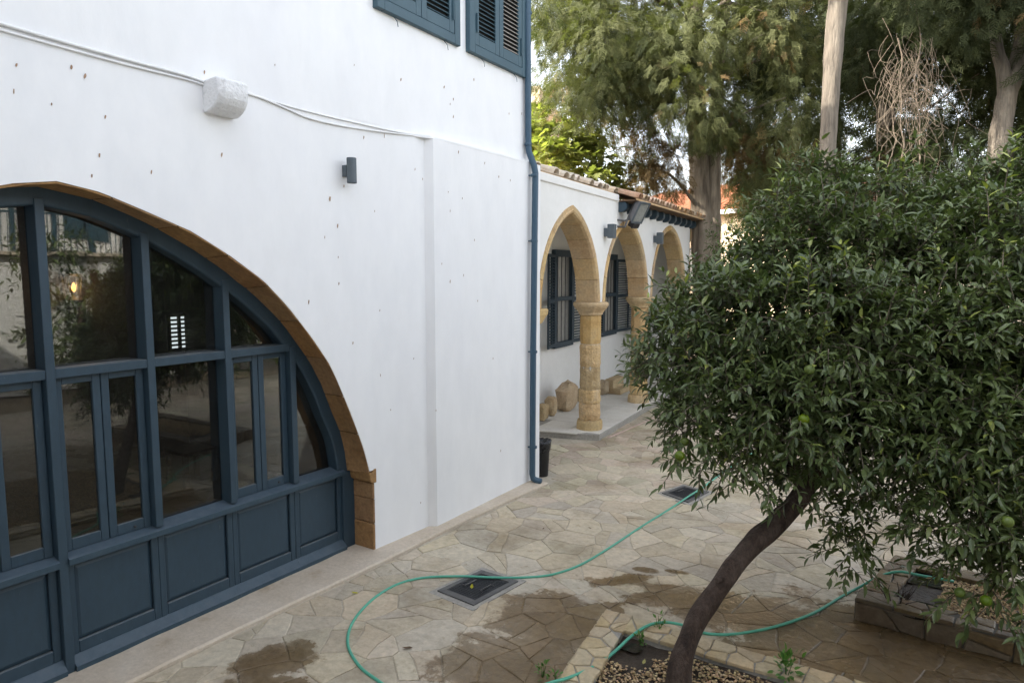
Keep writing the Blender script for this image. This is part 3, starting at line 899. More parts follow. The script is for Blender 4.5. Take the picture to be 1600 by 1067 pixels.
# ---- room behind the glass
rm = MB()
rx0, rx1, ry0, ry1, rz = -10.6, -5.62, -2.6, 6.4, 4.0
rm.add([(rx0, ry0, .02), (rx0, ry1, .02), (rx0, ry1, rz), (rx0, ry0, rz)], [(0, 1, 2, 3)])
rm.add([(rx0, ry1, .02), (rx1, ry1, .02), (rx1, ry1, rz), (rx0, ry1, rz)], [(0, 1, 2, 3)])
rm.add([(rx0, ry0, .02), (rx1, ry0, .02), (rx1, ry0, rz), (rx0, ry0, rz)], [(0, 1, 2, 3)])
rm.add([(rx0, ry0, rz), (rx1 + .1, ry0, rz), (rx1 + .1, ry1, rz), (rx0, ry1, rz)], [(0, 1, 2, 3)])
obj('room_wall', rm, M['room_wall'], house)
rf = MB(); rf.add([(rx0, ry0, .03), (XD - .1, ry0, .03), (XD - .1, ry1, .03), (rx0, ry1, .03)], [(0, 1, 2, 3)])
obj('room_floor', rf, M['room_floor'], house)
# a louvred shutter of the room's far window over a glowing panel that stands in for daylight
lw = px(279, 518, rx0 + .02)
mb = MB(); mb.box(rx0 + .003, rx0 + .02, lw[1] - .17, lw[1] + .17, lw[2] - .28, lw[2] + .26)
far_win = obj('back_window', mb, emit_mat('daylight_glow', (.9, .95, 1.0), .22), house)
me = None
bar = MB()
for k in range(9):
    z = lw[2] - .28 + .54 * k / 8
    bar.box(rx0 + .021, rx0 + .05, lw[1] - .17, lw[1] + .17, z - .016, z + .016)
for y in (-.17, .0, .17): bar.box(rx0 + .022, rx0 + .055, lw[1] + y - .025, lw[1] + y + .025, lw[2] - .30, lw[2] + .28)
obj('louvre', bar, M['wood_dark'], far_win)

# interior things seen through the glass
cu = MB(); cw = px(285, 430, -9.9)
rings = []
for t in np.linspace(0, 1, 40):
    y = cw[1] - .95 + 1.9 * t
    x = -9.95 + .05 * math.sin(t * 60) + .02 * math.sin(t * 23)
    zl = cw[2] - .55 + .75 * (abs(t - .45) * 2) ** 2 * .55
    rings.append([(x, y, zl), (x, y, 3.95)])
cu.loft(rings, cap=False, closed=False)
tag(obj('curtain', cu, M['curtain']), 'grey swagged curtain hanging inside the room behind the arched glazing', 'curtain')

st = gz(300, 752, .03)
stool = thing('wooden_stool', st, 'small dark wooden stool standing inside behind the clear lower pane', 'stool')
mb = MB(); mb.box(st[0] - .25, st[0] + .25, st[1] - .25, st[1] + .25, .47, .52); obj('seat', mb, M['wood_dark'], stool, bevel=.01)
for sx in (-1, 1):
    for sy in (-1, 1):
        mb = MB(); mb.box(st[0] + sx * .21 - .03, st[0] + sx * .21 + .03, st[1] + sy * .21 - .03, st[1] + sy * .21 + .03, .03, .47); obj('leg', mb, M['wood_dark'], stool)

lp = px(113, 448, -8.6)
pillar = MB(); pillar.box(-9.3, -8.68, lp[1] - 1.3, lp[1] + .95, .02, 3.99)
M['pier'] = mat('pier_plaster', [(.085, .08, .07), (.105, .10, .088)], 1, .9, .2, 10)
obj('room_pier', pillar, M['pier'], house)
lantern = thing('wall_lantern', (-8.68, lp[1], lp[2]), 'lit amber wall lantern glowing inside behind the tall upper pane', 'lamp')
mb = MB(); mb.lathe([(.02, -.38), (.07, -.30), (.05, -.24), (.10, -.15), (.05, -.10)], (-8.58, lp[1], lp[2]), 10); mb.box(-8.68, -8.56, lp[1] - .03, lp[1] + .03, lp[2] - .22, lp[2] - .16)
obj('bracket', mb, M['iron'], lantern)
mb = MB(); mb.lathe([(.10, .12), (.12, .15), (.06, .24), (.02, .34)], (-8.58, lp[1], lp[2]), 10); obj('cap', mb, M['iron'], lantern)
for k in range(6):
    a = k * math.pi / 3
    mb = MB(); mb.tube([(-8.58 + .06 * math.cos(a), lp[1] + .06 * math.sin(a), lp[2] - .12), (-8.58 + .09 * math.cos(a), lp[1] + .09 * math.sin(a), lp[2] + .13)], .009, 5); obj('bar', mb, M['iron'], lantern)
mb = MB(); mb.lathe([(.004, -.06), (.020, -.04), (.026, -.01), (.012, .035), (.002, .05)], (-8.57, lp[1], lp[2]), 10); obj('bulb', mb, M['flame'], lantern)
ll = bpy.data.lights.new('lantern_light', 'POINT'); ll.energy = .55; ll.color = (1, .5, .15); ll.shadow_soft_size = .03
lo_ = bpy.data.objects.new('lantern_light', ll); lo_.location = (-8.45, lp[1], lp[2]); COL.objects.link(lo_)
lo_.parent = lantern; lo_.matrix_parent_inverse = Matrix.Translation(-lantern.location)

# ---- up-and-down lamp on the white wall
wp = on_wall(538, 268, .0)
wl1 = thing('wall_lamp', wp, 'grey cylindrical up and down lamp on the white wall above the arch', 'lamp')
mb = MB(); mb.box(wp[0] - .01, wp[0] + .055, wp[1] - .03, wp[1] + .03, wp[2] - .055, wp[2] + .055); obj('bracket', mb, M['lamp_grey'], wl1, bevel=.004)
mb = MB(); mb.lathe([(.036, -.112), (.045, -.12), (.047, -.115), (.047, .112), (.045, .12), (.036, .117), (.034, .09)], (wp[0] + .10, wp[1], wp[2]), 20); obj('body', mb, M['lamp_grey'], wl1, smooth=False)

# ================================================================== ARCADE
r_ = ray(1371, 425); AV = np.array([r_[0], r_[1], 0]); AV /= np.linalg.norm(AV)
NV = np.array([AV[1], -AV[0], 0])
P0 = gz(918, 696)
def AP(s, o, z):
    p = P0 + AV * s + NV * o; return (p[0], p[1], z)
OF, OB = -.08, -.46                          # front and back face of the arcade wall
AZ, ACT = 4.30, 2.46
arc = thing('arcade_house', AP(2.5, -.3, 0), 'white arcaded house with three pointed sandstone arches and a clay tiled roof', 'house')
ARCH = [(-1.72, .56, 1.47), (.98, 3.48, 1.45), (3.95, 6.75, 1.50)]   # left, right springing, rise (intrados)
TV = .135
def arch_pts(l, r, h, t):
    w = (r - l) / 2; Rr = (w * w + h * h) / (2 * w)
    th = math.acos((Rr - w) / (Rr + t))
    L = [(l + Rr - (Rr + t) * math.cos(a), ACT + (Rr + t) * math.sin(a)) for a in np.linspace(0, th, 14)]
    return L + [(l + r - p[0], p[1]) for p in L[-2::-1]]
def azw(s):
    for l, r, h in ARCH:
        if l - TV < s < r + TV:
            P = arch_pts(l, r, h, TV)
            return float(np.interp(s, [p[0] for p in P], [p[1] for p in P]))
    return ACT
ss = set([-2.3, -1.86, 7.28])
for l, r, h in ARCH:
    for p in arch_pts(l, r, h, TV): ss.add(round(p[0], 5))
ss = sorted(ss)
aw = MB()
def top_z(s): return AZ + .02
aw.loft([[AP(s, OF, azw(s) if s > -1.86 else 0), AP(s, OF, top_z(s)), AP(s, OB, top_z(s)), AP(s, OB, azw(s) if s > -1.86 else 0)] for s in ss], cap=True)
aw.box(6.885, 7.28, OB, OF, 0, ACT + .02, fn=AP)
# back wall, far end, ceiling, box behind
aw.box(-2.5, 7.6, -2.05, -1.80, 0, AZ + .3, fn=AP)
aw.box(7.3, 7.55, -1.8, OB - .01, 0, AZ, fn=AP)
obj('wall', aw, M['plaster_far'], arc)
bw = MB(); bw.box(-2.5, 7.6, -6.2, -2.06, 0, AZ, fn=AP); obj('back_room', bw, M['plaster_far'], arc)
cl = MB(); cl.box(-2.3, 7.4, -1.79, OB - .012, AZ - .06, AZ - .02, fn=AP); obj('porch_ceiling', cl, M['plaster_far'], arc)
# voussoirs
for l, r, h in ARCH:
    w = (r - l) / 2; Rr = (w * w + h * h) / (2 * w)
    th0 = math.acos((Rr - w) / Rr); th1 = math.acos((Rr - w) / (Rr + TV))
    for side in (0, 1):
        n = 5
        for k in range(n):
            rings = []
            for j in range(5):
                f = (k + j / 4) / n
                f = min(max(f, (k + .012) / n), (k + 1 - .012) / n) if k < n - 1 else max(f, (k + .012) / n)
                def Q(rad, o, last=False):
                    a = f * (th0 + (th1 - th0) * (rad - Rr) / TV)
                    s = l + Rr - rad * math.cos(a); z = ACT + rad * math.sin(a)
                    if side: s = l + r - s
                    jj = .006 * mnoise.noise(Vector((s * 5, z * 5, rad * 9)))
                    return AP(s, o + jj, z)
                rings.append([Q(Rr, OB - .01), Q(Rr, OF - .03), Q(Rr + .02, OF + .012), Q(Rr + .055, OF + .028), Q(Rr + .075, OF + .014), Q(Rr + TV, OF + .016), Q(Rr + TV, OB - .01)])
            mb = MB(); mb.loft(rings); obj('arch_stone', mb, M['stone'], arc)
# columns
def oct_ring(s, o, z, r, rot=R(22.5), n=8, jit=0, sq=0):
    out = []
    for j in range(n):
        a = rot + 2 * math.pi * j / n
        k = 1 + jit * mnoise.noise(Vector((s * 3 + math.cos(a) * 2, math.sin(a) * 2, z * 6)))
        out.append(AP(s + r * k * math.cos(a), o + r * k * math.sin(a), z))
    return out
def column(s, o, rs=.195):
    core = MB(); core.loft([oct_ring(s, o, .0, rs * .93), oct_ring(s, o, 2.40, rs * .88)])
    cx = obj('column', core, M['mortar'], arc)
    bl = [(.0, .29, 1.22, .03, 'stone'), (.295, .60, 1.02, .07, 'stone_rough'), (.607, .86, 1.03, .06, 'stone_rough'), (.866, 1.27, 1.0, .06, 'stone_rough'), (1.277, 1.69, 1.0, .05, 'stone_rough'), (1.70, 2.245, .98, .015, 'stone')]
    for z0, z1, k, jt, mk in bl:
        rings = []
        m = 7
        for i in range(m + 1):
            z = z0 + (z1 - z0) * i / m
            e = .055 if i in (0, m) else 0
            rings.append(oct_ring(s, o, z, rs * k * (1 - e), n=12 if jt > .02 else 8, rot=R(22.5) if jt <= .02 else 0, jit=jt * 1.8))
        mb = MB(); mb.loft(rings); obj('column_stone', mb, M[mk], cx)
    prof = [(.19, 2.22), (.215, 2.235), (.215, 2.26), (.225, 2.275), (.255, 2.32), (.29, 2.355), (.30, 2.375), (.30, 2.385), (.315, 2.392), (.318, 2.43), (.305, 2.452), (.29, 2.46)]
    mb = MB(); mb.loft([oct_ring(s, o, z, r * 1.03, n=16, rot=R(11.25)) for r, z in prof]); obj('capital', mb, M['stone'], cx)
    mb = MB(); mb.loft([oct_ring(s, o, z, r, n=7, jit=.25) for r, z in ((.34, -.01), (.33, .06), (.28, .075))]); obj('plinth_stone', mb, M['rubble'], cx)
column(.77, -.27); column(3.715, -.27)
for s in (-1.80, 6.82):                      # half columns at the ends
    mb = MB(); d = 1 if s < 0 else -1
    prof = [(.0, 2.22), (.06, 2.25), (.11, 2.33), (.15, 2.37), (.16, 2.44), (.14, 2.46)]
    mb.loft([[AP(s - d * .2, OB - .02 - r * .3, z), AP(s + d * r, OB - .02 - r * .3, z), AP(s + d * r, OF + r * .5, z), AP(s - d * .2, OF + r * .5, z)] for r, z in prof])
    obj('impost', mb, M['stone'], arc)
for k in range(9):                           # rough stones at the bare end of the wall
    z0 = .1 + k * .46; mb = MB()
    w = random.uniform(.10, .2)
    mb.box(7.285, 7.30 + w, OB + .03, OF - .01 + random.uniform(-.03, .02), z0, z0 + .44, fn=AP)
    obj('end_stone', mb, M['stone_rough'], arc, bevel=.03)
# platform
pf = MB()
pl_l = [AP(.18, -.0, 0), ]
plat = [(0.42, .06), (8.2, .06), (8.2, -1.79), (.05, -1.79), (.30, -.35)]
pf.prism([(s, o) for s, o in plat], lambda s, o, z: AP(s, o, z), -.01, .112)
floor_ = struct(obj('porch_floor', pf, M['mortar_grey'], None, bevel=.01))
for i in range(12):
    for j in range(3):
        s0, s1 = .45 + i * .64, .45 + (i + 1) * .64 - .006
        o0, o1 = .045 - j * .61, .045 - (j + 1) * .61 + .006
        mb = MB(); z = .118 + random.uniform(0, .003)
        if i == 0 and j == 2: continue
        mb.box(s0, s1, max(o1, -1.78), o0, .10, z, fn=AP); obj('floor_slab', mb, M['tiles_floor'], floor_)
mb = MB(); mb.prism([(.03, -1.78), (.27, -.36), (.445, -.2), (.445, -1.78)], lambda s, o, z: AP(s, o, z), .10, .1195); obj('floor_slab', mb, M['tiles_floor'], floor_)

# porch windows with louvred shutters
OW = -1.80
def BW(x, y, o=OW):
    p0 = P0 + NV * o; r = ray(x, y); p = CAM + r * ((p0 - CAM) @ NV) / (r @ NV)
    return (p - P0) @ AV, p[2]
def louvre_leaf(par, s0, z0, z1, w, ang, o0, hinge_right):
    """a louvred leaf hinged at s0, opened by ang from the wall; its slats are pieces of their own"""
    ca, sa = math.cos(ang), math.sin(ang)
    def Lf(u, v, z): return AP(s0 + u * ca - v * sa * (1 if ca > 0 else -1), o0 + abs(u) * sa + v * abs(ca), z)
    d = -1 if hinge_right else 1
    def Lf(u, v, z): return AP(s0 + d * u * ca - d * v * sa, o0 + u * sa + v * ca, z)
    mb = MB(); s = .055
    zm = (z0 + z1) / 2
    for q in ((0, s, z0, z1), (w - s, w, z0, z1)): mb.box(q[0], q[1], 0, .035, q[2], q[3], fn=Lf)
    for a, b in ((z0, z0 + .08), (z1 - .07, z1), (zm - .04, zm + .04)): mb.box(s, w - s, .001, .034, a, b, fn=Lf)
    mb.box(w / 2 - .016, w / 2 + .016, .002, .036, z0 + .07, z1 - .06, fn=Lf)
    leaf = obj('shutter_leaf', mb, M['shutter_dark'], par)
    z = z0 + .115; me = None
    while z < z1 - .08:
        if abs(z - zm) > .055:
            mb = MB(); mb.add([Lf(s, .0, z + .004), Lf(w - s, .0, z + .004), Lf(w - s, .032, z - .012), Lf(s, .032, z - .012), Lf(s, .0, z + .011), Lf(w - s, .0, z + .011), Lf(w - s, .032, z - .005), Lf(s, .032, z - .005)],
                              [(0, 1, 2, 3), (4, 7, 6, 5), (0, 4, 5, 1), (3, 2, 6, 7), (0, 3, 7, 4), (1, 5, 6, 2)])
            obj('slat', mb, M['slat_pale'] if hinge_right is None else M['shutter_dark'], par)
        z += .062
def porch_window(sa, sb, za, zb):
    mb = MB(); t = .09
    for q in ((sa, sa + t, za, zb), (sb - t, sb, za, zb), (sa + t, sb - t, za, za + .12), (sa + t, sb - t, zb - t * 1.6, zb), (sa + t, sb - t, (za + zb) / 2 - .04, (za + zb) / 2 + .05)):
        mb.box(q[0], q[1], OW - .05, OW + .10 - (.002 if q[0] > sa and q[1] < sb else 0), q[2], q[3], fn=AP)
    w = obj('window', mb, M['shutter_dark'], arc, bevel=.006)
    mb = MB(); mb.box(sa + t, sb - t, OW + .003, OW + .008, za + .1, zb - .1, fn=AP); obj('pane', mb, M['pane_pale'], w)
    for k in range(4):
        s = sa + t + (sb - sa - 2 * t) * (k + .5) / 4
        mb = MB(); mb.tube([AP(s, OW + .06, za + .1), AP(s, OW + .06, zb - .1)], .009, 6); obj('window_bar', mb, M['iron'], w)
    return w
M['pane_pale'] = mat('curtained_pane', [(.24, .24, .22), (.32, .31, .29)], 8, .25, 0, spec=.6, stretch=(6, 6, .3))
s1, z1 = BW(861, 545); s2, z2 = BW(891, 392)
w1 = porch_window(s1, s2, z1, z2)
louvre_leaf(w1, s1 - .015, z1 + .05, z2 - .10, .55, R(10), OW + .07, True)
e1, _ = BW(912, 470)
louvre_leaf(w1, s2 + .02, z1 + .05, z2 - .08, max(.5, e1 - s2), R(4), OW + .05, False)
s1, z1 = BW(942, 525); s2, z2 = BW(960, 398)
w2 = porch_window(s1 - .25, s2, z1, z2)
louvre_leaf(w2, s2 + .02, z1 + .04, z2 - .12, BW(987, 470)[0] - s2, R(5), OW + .06, False)
louvre_leaf(w2, s1 - .27, z1 + .04, z2 - .12, .55, R(8), OW + .07, True)

# eave, rafter ends, roof
mb = MB(); mb.box(1.62, 7.42, OF + .004, OF + .34, AZ + .021, AZ + .05, fn=AP); obj('eave_board', mb, M['fascia'], arc)
mb = MB(); mb.box(-2.3, 1.60, OB, OF + .03, AZ + .021, AZ + .145, fn=AP); obj('coping', mb, M['plaster_far'], arc, bevel=.01)
rme = MB(); rme.prism([(-.30, 0), (.15, 0), (.18, -.04), (.18, -.12), (.15, -.165), (.09, -.19), (-.30, -.19)], lambda o, z, h: (h, o, z), -.075, .075)
for k in range(12):
    s = 1.72 + k * .505
    mb = MB(); mb.add([AP(s + x, OF + y - .02, AZ + .018 + z) for x, y, z in rme.v], rme.f); obj('rafter_end', mb, M['blue'], arc, bevel=.006)
PIT = R(15)
def roof_pt(s, u, h): return AP(s, OF + .38 - u * math.cos(PIT) - h * math.sin(PIT), AZ + .062 + u * math.sin(PIT) + h * math.cos(PIT))
mb = MB()
for sa, sb, u0 in ((-2.4, 1.58, .44), (1.583, 7.45, .02)):
    mb.add([roof_pt(sa, u0, 0), roof_pt(sb, u0, 0), roof_pt(sb, 2.75, 0), roof_pt(sa, 2.75, 0), roof_pt(sa, u0, -.04), roof_pt(sb, u0, -.04), AP(sa, -6.2, AZ), AP(sb, -6.2, AZ)], [(0, 1, 2, 3), (0, 4, 5, 1), (3, 2, 7, 6)])
obj('roof', mb, M['tile'], arc)
def tile_mesh(r0, r1, L, m, name):
    mb = MB(); n = 6; rings = []
    for k, (u, r) in enumerate(((0, r0), (L, r1))):
        rings.append([(r * math.cos(math.pi * j / n), u, r * math.sin(math.pi * j / n) + k * .0) for j in range(n + 1)] +
                     [((r - .014) * math.cos(math.pi * j / n), u, (r - .014) * math.sin(math.pi * j / n)) for j in range(n, -1, -1)])
    mb.loft(rings)
    me = bpy.data.meshes.new(name); me.from_pydata(mb.v, [], mb.f); me.materials.append(m); return me
TMa, TMb = tile_mesh(.098, .080, .47, M['tile'], 'roof_tile'), tile_mesh(.098, .080, .47, M['tile_pale'], 'roof_tile')
ax = Vector(AV); ay = Vector(NV) * -1
Rm = Matrix(((ax.x, ay.x, 0, 0), (ax.y, ay.y, 0, 0), (0, 0, 1, 0), (0, 0, 0, 1)))
spc = .205
for row in range(6):
    k = 0; s = -2.2
    while s < 7.4:
        left = s < 1.5
        if left and row == 0 and random.random() < .35: s += spc; continue
        j = random.uniform(-.02, .02); u = row * .40 + (.40 if left else 0) + random.uniform(-.025, .025)
        p = roof_pt(s + j, u, .012 + .02 * row * 0 + random.uniform(0, .012))
        yaw = random.gauss(0, .12 if left else .03)
        inst('roof_tile', TMb if left else TMa, arc, Matrix.Translation(p) @ Rm @ Matrix.Rotation(PIT + R(2.0), 4, 'X') @ Matrix.Rotation(yaw, 4, 'Z') @ Matrix.Rotation(random.gauss(0, .08), 4, 'Y'))
        s += spc

# lamps on the arcade
def box_lamp(xy, label):
    s, z = None, None
    p0 = P0 + NV * OF; r = ray(*xy); p = CAM + r * ((p0 - CAM) @ NV) / (r @ NV)
    s, z = (p - P0) @ AV, p[2]
    t = thing('wall_lamp', AP(s, OF, z), label, 'lamp', 'grey box lamps on the arcade wall')
    mb = MB(); mb.box(s - .06, s + .06, OF + .001, OF + .07, z - .09, z + .06, fn=AP); obj('bracket', mb, M['lamp_grey'], t, bevel=.005)
    mb = MB(); mb.box(s - .065, s + .065, OF + .07, OF + .20, z - .12, z + .13, fn=AP); obj('body', mb, M['lamp_grey'], t, bevel=.006)
    mb = MB(); mb.box(s - .05, s + .05, OF + .085, OF + .185, z - .124, z - .119, fn=AP); obj('lens', mb, M['lens'], t)
    return t
box_lamp((945, 362), 'grey box lamp on the arcade wall between the first and second arches')
box_lamp((1022, 373), 'grey box lamp on the arcade wall left of the farthest arch')

p = np.array(AP(1.62, OF, 4.05))
fl = thing('floodlight', p, 'large grey floodlight on a bracket over the middle arcade arch', 'floodlight')
def FLP(u, v, w):  # u along lamp face normal (outwards, right-down), v across, w up along the lamp
    nrm = (Vector(NV) * .75 + Vector(AV) * -.25 + Vector((0, 0, -.45))).normalized()
    side = Vector((0, 0, 1)).cross(nrm).normalized(); upv = nrm.cross(side)
    c = Vector(AP(1.85, OF + .36, 4.10))
    return tuple(c + (nrm * u + side * v + upv * w) * .86)
mb = MB(); mb.loft([[FLP(-.22, -.10, -.10), FLP(-.22, .10, -.10), FLP(-.22, .10, .14), FLP(-.22, -.10, .14)], [FLP(-.12, -.17, -.2), FLP(-.12, .17, -.2), FLP(-.12, .17, .24), FLP(-.12, -.17, .24)], [FLP(.0, -.18, -.22), FLP(.0, .18, -.22), FLP(.0, .18, .26), FLP(0, -.18, .26)]])
obj('casing', mb, M['flood_grey'], fl, bevel=.02, seg=2)
mb = MB()
for q in ((-.19, -.155, -.23, .27), (.155, .19, -.23, .27), (-.155, .155, -.23, -.19), (-.155, .155, .23, .27)): mb.box(0.0, .028, q[0], q[1], q[2], q[3], fn=FLP)
obj('front_frame', mb, M['lamp_grey'], fl)
mb = MB(); mb.box(.003, .014, -.155, .155, -.19, .23, fn=FLP); obj('lens', mb, M['lens'], fl)
mb = MB(); mb.box(.0, .02, -.10, .10, -.36, -.235, fn=FLP); mb.box(-.10, .05, -.12, .12, -.34, -.225, fn=FLP); obj('gear_box', mb, M['bin'], fl, bevel=.01)
mb = MB(); mb.tube([AP(1.60, OF - .02, 3.86), AP(1.62, OF + .14, 3.84), FLP(-.14, -.16, -.12)], .022, 6); mb.tube([AP(1.60, OF - .02, 3.98), AP(1.66, OF + .12, 3.96), FLP(-.12, .12, -.12)], .02, 6)
obj('bracket', mb, M['iron_grey'], fl)

# ---- rubble stones left on the porch floor
def rubble(name, c, size, label, rot=0.0, power=3.0, seed=0.0, amp=.20, group='loose old stones on the porch floor'):
    V, Fc = [], []
    nu, nv = 14, 8
    for i in range(nv + 1):
        ph = -math.pi / 2 + math.pi * i / nv
        for j in range(nu):
            th = 2 * math.pi * j / nu
            def sp_(t, e): return math.copysign(abs(t) ** e, t)
            e = 2 / power
            x = sp_(math.cos(ph), e) * sp_(math.cos(th), e); y = sp_(math.cos(ph), e) * sp_(math.sin(th), e); z = sp_(math.sin(ph), e)
            k = 1 + amp * mnoise.noise(Vector((x * 1.6 + seed, y * 1.6, z * 1.6))) + amp * .4 * mnoise.noise(Vector((x * 5 + seed, y * 5, z * 5)))
            x, y, z = x * size[0] * k, y * size[1] * k, max(z * k, -1) * size[2]
            ca, sa = math.cos(rot), math.sin(rot)
            V.append((c[0] + x * ca - y * sa, c[1] + x * sa + y * ca, c[2] + size[2] + z))
    mb = MB()
    mb.add(V, [(i * nu + j, i * nu + (j + 1) % nu, (i + 1) * nu + (j + 1) % nu, (i + 1) * nu + j) for i in range(nv) for j in range(nu)])
    o = obj(name, mb, M['rubble'])
    return tag(o, label, 'stone', group)
ra = math.atan2(AV[1], AV[0])
def RB(x, y): return gz(x, y, .118)
rubble('old_stone', RB(847, 656), (.13, .10, .16), 'small square cut stone at the left end of the porch row', ra, 5, 1)
rubble('old_stone', RB(861, 650), (.13, .13, .21), 'upright oval stone second from the left in the porch row', ra, 2.3, 2)
rubble('old_stone', RB(886, 640), (.40, .18, .29), 'largest rounded stone block in the porch row, split by a crack', ra + .1, 3.0, 3, .24)
rubble('old_stone', RB(908, 628), (.10, .12, .15), 'small stone just left of the front column, behind it', ra, 3, 4)
rubble('old_stone', RB(941, 616), (.17, .14, .17), 'square stone just right of the front column against the wall', ra, 4, 5)
p = RB(962, 612)
cs = MB()
def CS(x, y, z):
    v = Vector((p[0], p[1], .118)) + Vector(AV) * x + Vector(NV) * y + Vector((0, 0, z)); n_ = .012
    return (v.x + n_ * mnoise.noise(v * 7), v.y + n_ * mnoise.noise(v * 7 + Vector((3, 0, 0))), v.z + n_ * mnoise.noise(v * 6 + Vector((0, 5, 0))))
prf = [(-.17, 0), (.25, 0), (.25, .12), (.06, .14), (.06, .33), (-.12, .36), (-.17, .30)]
cs.loft([[CS(x, y, z) for y, z in prf] for x in np.linspace(-.36, .42, 7)])
tag(obj('carved_stone', cs, M['rubble'], bevel=.015), 'stepped carved stone block lying at the right of the porch stones', 'stone', 'loose old stones on the porch floor')

mb = MB(); mb.tube(smooth_path([gz(*q, .015) for q in ((950, 684), (985, 669), (1015, 656), (1045, 643), (1100, 628))], 5), .016, 6)
tag(obj('pale_pipe', mb, M['hose_pale'], smooth=True), 'thin pale pinkish pipe lying along the porch step', 'pipe')

# ---- bin
bp_ = gz(846, 744)
bp_ = bp_ + np.array([-.02, .04, 0])
bn = thing('waste_bin', bp_, 'small black plastic bin with a bin bag at the white house corner', 'bin')
mb = MB(); mb.lathe([(.092, .0), (.096, .01), (.122, .47), (.132, .475), (.132, .50), (.118, .50), (.115, .40)], bp_, 18); obj('body', mb, M['bin'], bn, smooth=True)
rings = []
for r, z in ((.123, .37), (.133, .41), (.140, .46), (.144, .515), (.122, .545), (.085, .52), (.06, .46)):
    rings.append([(bp_[0] + r * math.cos(a) * (1 + .09 * mnoise.noise(Vector((math.cos(a) * 3, math.sin(a) * 3, z * 9)))), bp_[1] + r * math.sin(a) * (1 + .09 * mnoise.noise(Vector((math.cos(a) * 3 + 4, math.sin(a) * 3, z * 9)))), z + .035 * mnoise.noise(Vector((math.cos(a) * 2.2, math.sin(a) * 2.2, z * 5)))) for a in np.linspace(0, 2 * math.pi, 22, endpoint=False)])
mb = MB(); mb.loft(rings, cap=False); obj('bag', mb, M['bag'], bn, smooth=True)

# ================================================================== GRATES
def grate(Q, label, gname):
    Q = [q[:2] for q in Q]; c = np.mean(Q, 0)
    t = thing('drain_cover', (c[0], c[1], 0), label, 'drain cover')
    def P(u, v, z):                           # u,v in 0..1
        a = Q[0] + (Q[1] - Q[0]) * u; b = Q[3] + (Q[2] - Q[3]) * u; q = a + (b - a) * v; return (q[0], q[1], z)
    mb = MB()
    w = .115
    for q in ((0, 1, 0, w), (0, 1, 1 - w, 1), (0, w, w, 1 - w), (1 - w, 1, w, 1 - w)): mb.box(q[0], q[1], q[2], q[3], .0, .022, fn=P)
    obj('frame', mb, M['iron_grey'], t, bevel=.003)
    mb = MB(); mb.box(w + .008, 1 - w - .008, w + .008, 1 - w - .008, .001, .014, fn=P); plate = obj('cover_plate', mb, M['iron'], t)
    st_ = MB(); n = 17
    for i in range(n):
        for j in range(n):
            u, v = w + .03 + (1 - 2 * w - .06) * (i + .5) / n, w + .03 + (1 - 2 * w - .06) * (j + .5) / n
            st_.box(u - .011, u + .011, v - .011, v + .011, .0142, .0185, fn=P)
    obj('stud_pattern', st_, M['iron'], t, kind='stuff')
    for v in (.24, .76):
        mb = MB(); mb.tube([P(.37, v, .016), P(.37, v, .028), P(.37, v + (.06 if v < .5 else -.06), .030), P(.63, v + (.06 if v < .5 else -.06), .030), P(.63, v, .028), P(.63, v, .016)], .006, 6)
        obj('handle', mb, M['iron_grey'], t)
    sm = MB(); Qg = grow([np.append(q, 0) for q in Q], .085)
    sm.add([(*q, .0095) for q in Qg] + [(*q, -.01) for q in Qg], [(0, 1, 2, 3), (0, 4, 5, 1), (1, 5, 6, 2), (2, 6, 7, 3), (3, 7, 4, 0)])
    obj('cement_collar', sm, M['mortar_grey'], t)
grate(G1, 'near black metal drain cover crossed by the hose and holding a fallen leaf', 'g')
grate(G2, 'far smaller metal drain cover under the hose beyond the orange tree trunk', 'g')

# ================================================================== PLANTERS
def n2(v): return v / np.linalg.norm(v)
def edging(name, runs, z0, z1, width, label, inner_fill, ms, mm, sz=.2, side_h=False):
    t = thing(name, (*runs[0][0][:2], 0), label, 'planter')
    for (a, b, nin) in runs:                  # a->b outer line, nin: inward normal
        a, b = np.array(a[:2]), np.array(b[:2]); L = np.linalg.norm(b - a); u = (b - a) / L
        core = MB(); fn = lambda x, y, z: (*(a + u * x + nin * y), z)
        core.box(0, L, .012, width - .012, -.02, z1 - .012, fn=fn)
        obj('mortar_core', core, mm, t)
        cells = []
        k = max(2, int(L / sz)); rows = 2
        S = [((i + .5 + random.uniform(-.4, .4)) * L / k, (j + .5 + random.uniform(-.3, .3)) * width / rows) for i in range(k) for j in range(rows)]
        lim = [((0, 0), (-1, 0)), ((L, 0), (1, 0)), ((0, 0), (0, -1)), ((0, width), (0, 1))]
        for q in crazy(S, lim, split=.12, knn=12):
            mb, c = stone_mesh(q, z1 - .03, z1 + random.uniform(-.002, .006), random.uniform(.006, .013), fn=fn, wob=.016, inset=.008, drop=.005, step=.09)
            obj('edge_stone', mb, ms, t)
        if side_h:                            # facing stones on the outer side
            k = max(2, int(L / .27))
            S = [((i + .5 + random.uniform(-.35, .35)) * L / k, z0 + (z1 - z0) * random.uniform(.15, .85)) for i in range(k)]
            lim = [((0, 0), (-1, 0)), ((L, 0), (1, 0)), ((0, z0 + .002), (0, -1)), ((0, z1 - .03), (0, 1))]
            for q in crazy(S, lim, split=.45, knn=10):
                mb, c = stone_mesh(q, -.03, .010 + random.uniform(0, .012), random.uniform(.005, .010), fn=lambda x, z, h: fn(x, -h, z), wob=.016, inset=.012, drop=.010, step=.08)
                obj('face_stone', mb, ms, t)
    return t
c, l, r = PA['c'][:2], PA['l'][:2], PA['r'][:2]
l2 = l + n2(l - c) * 1.5
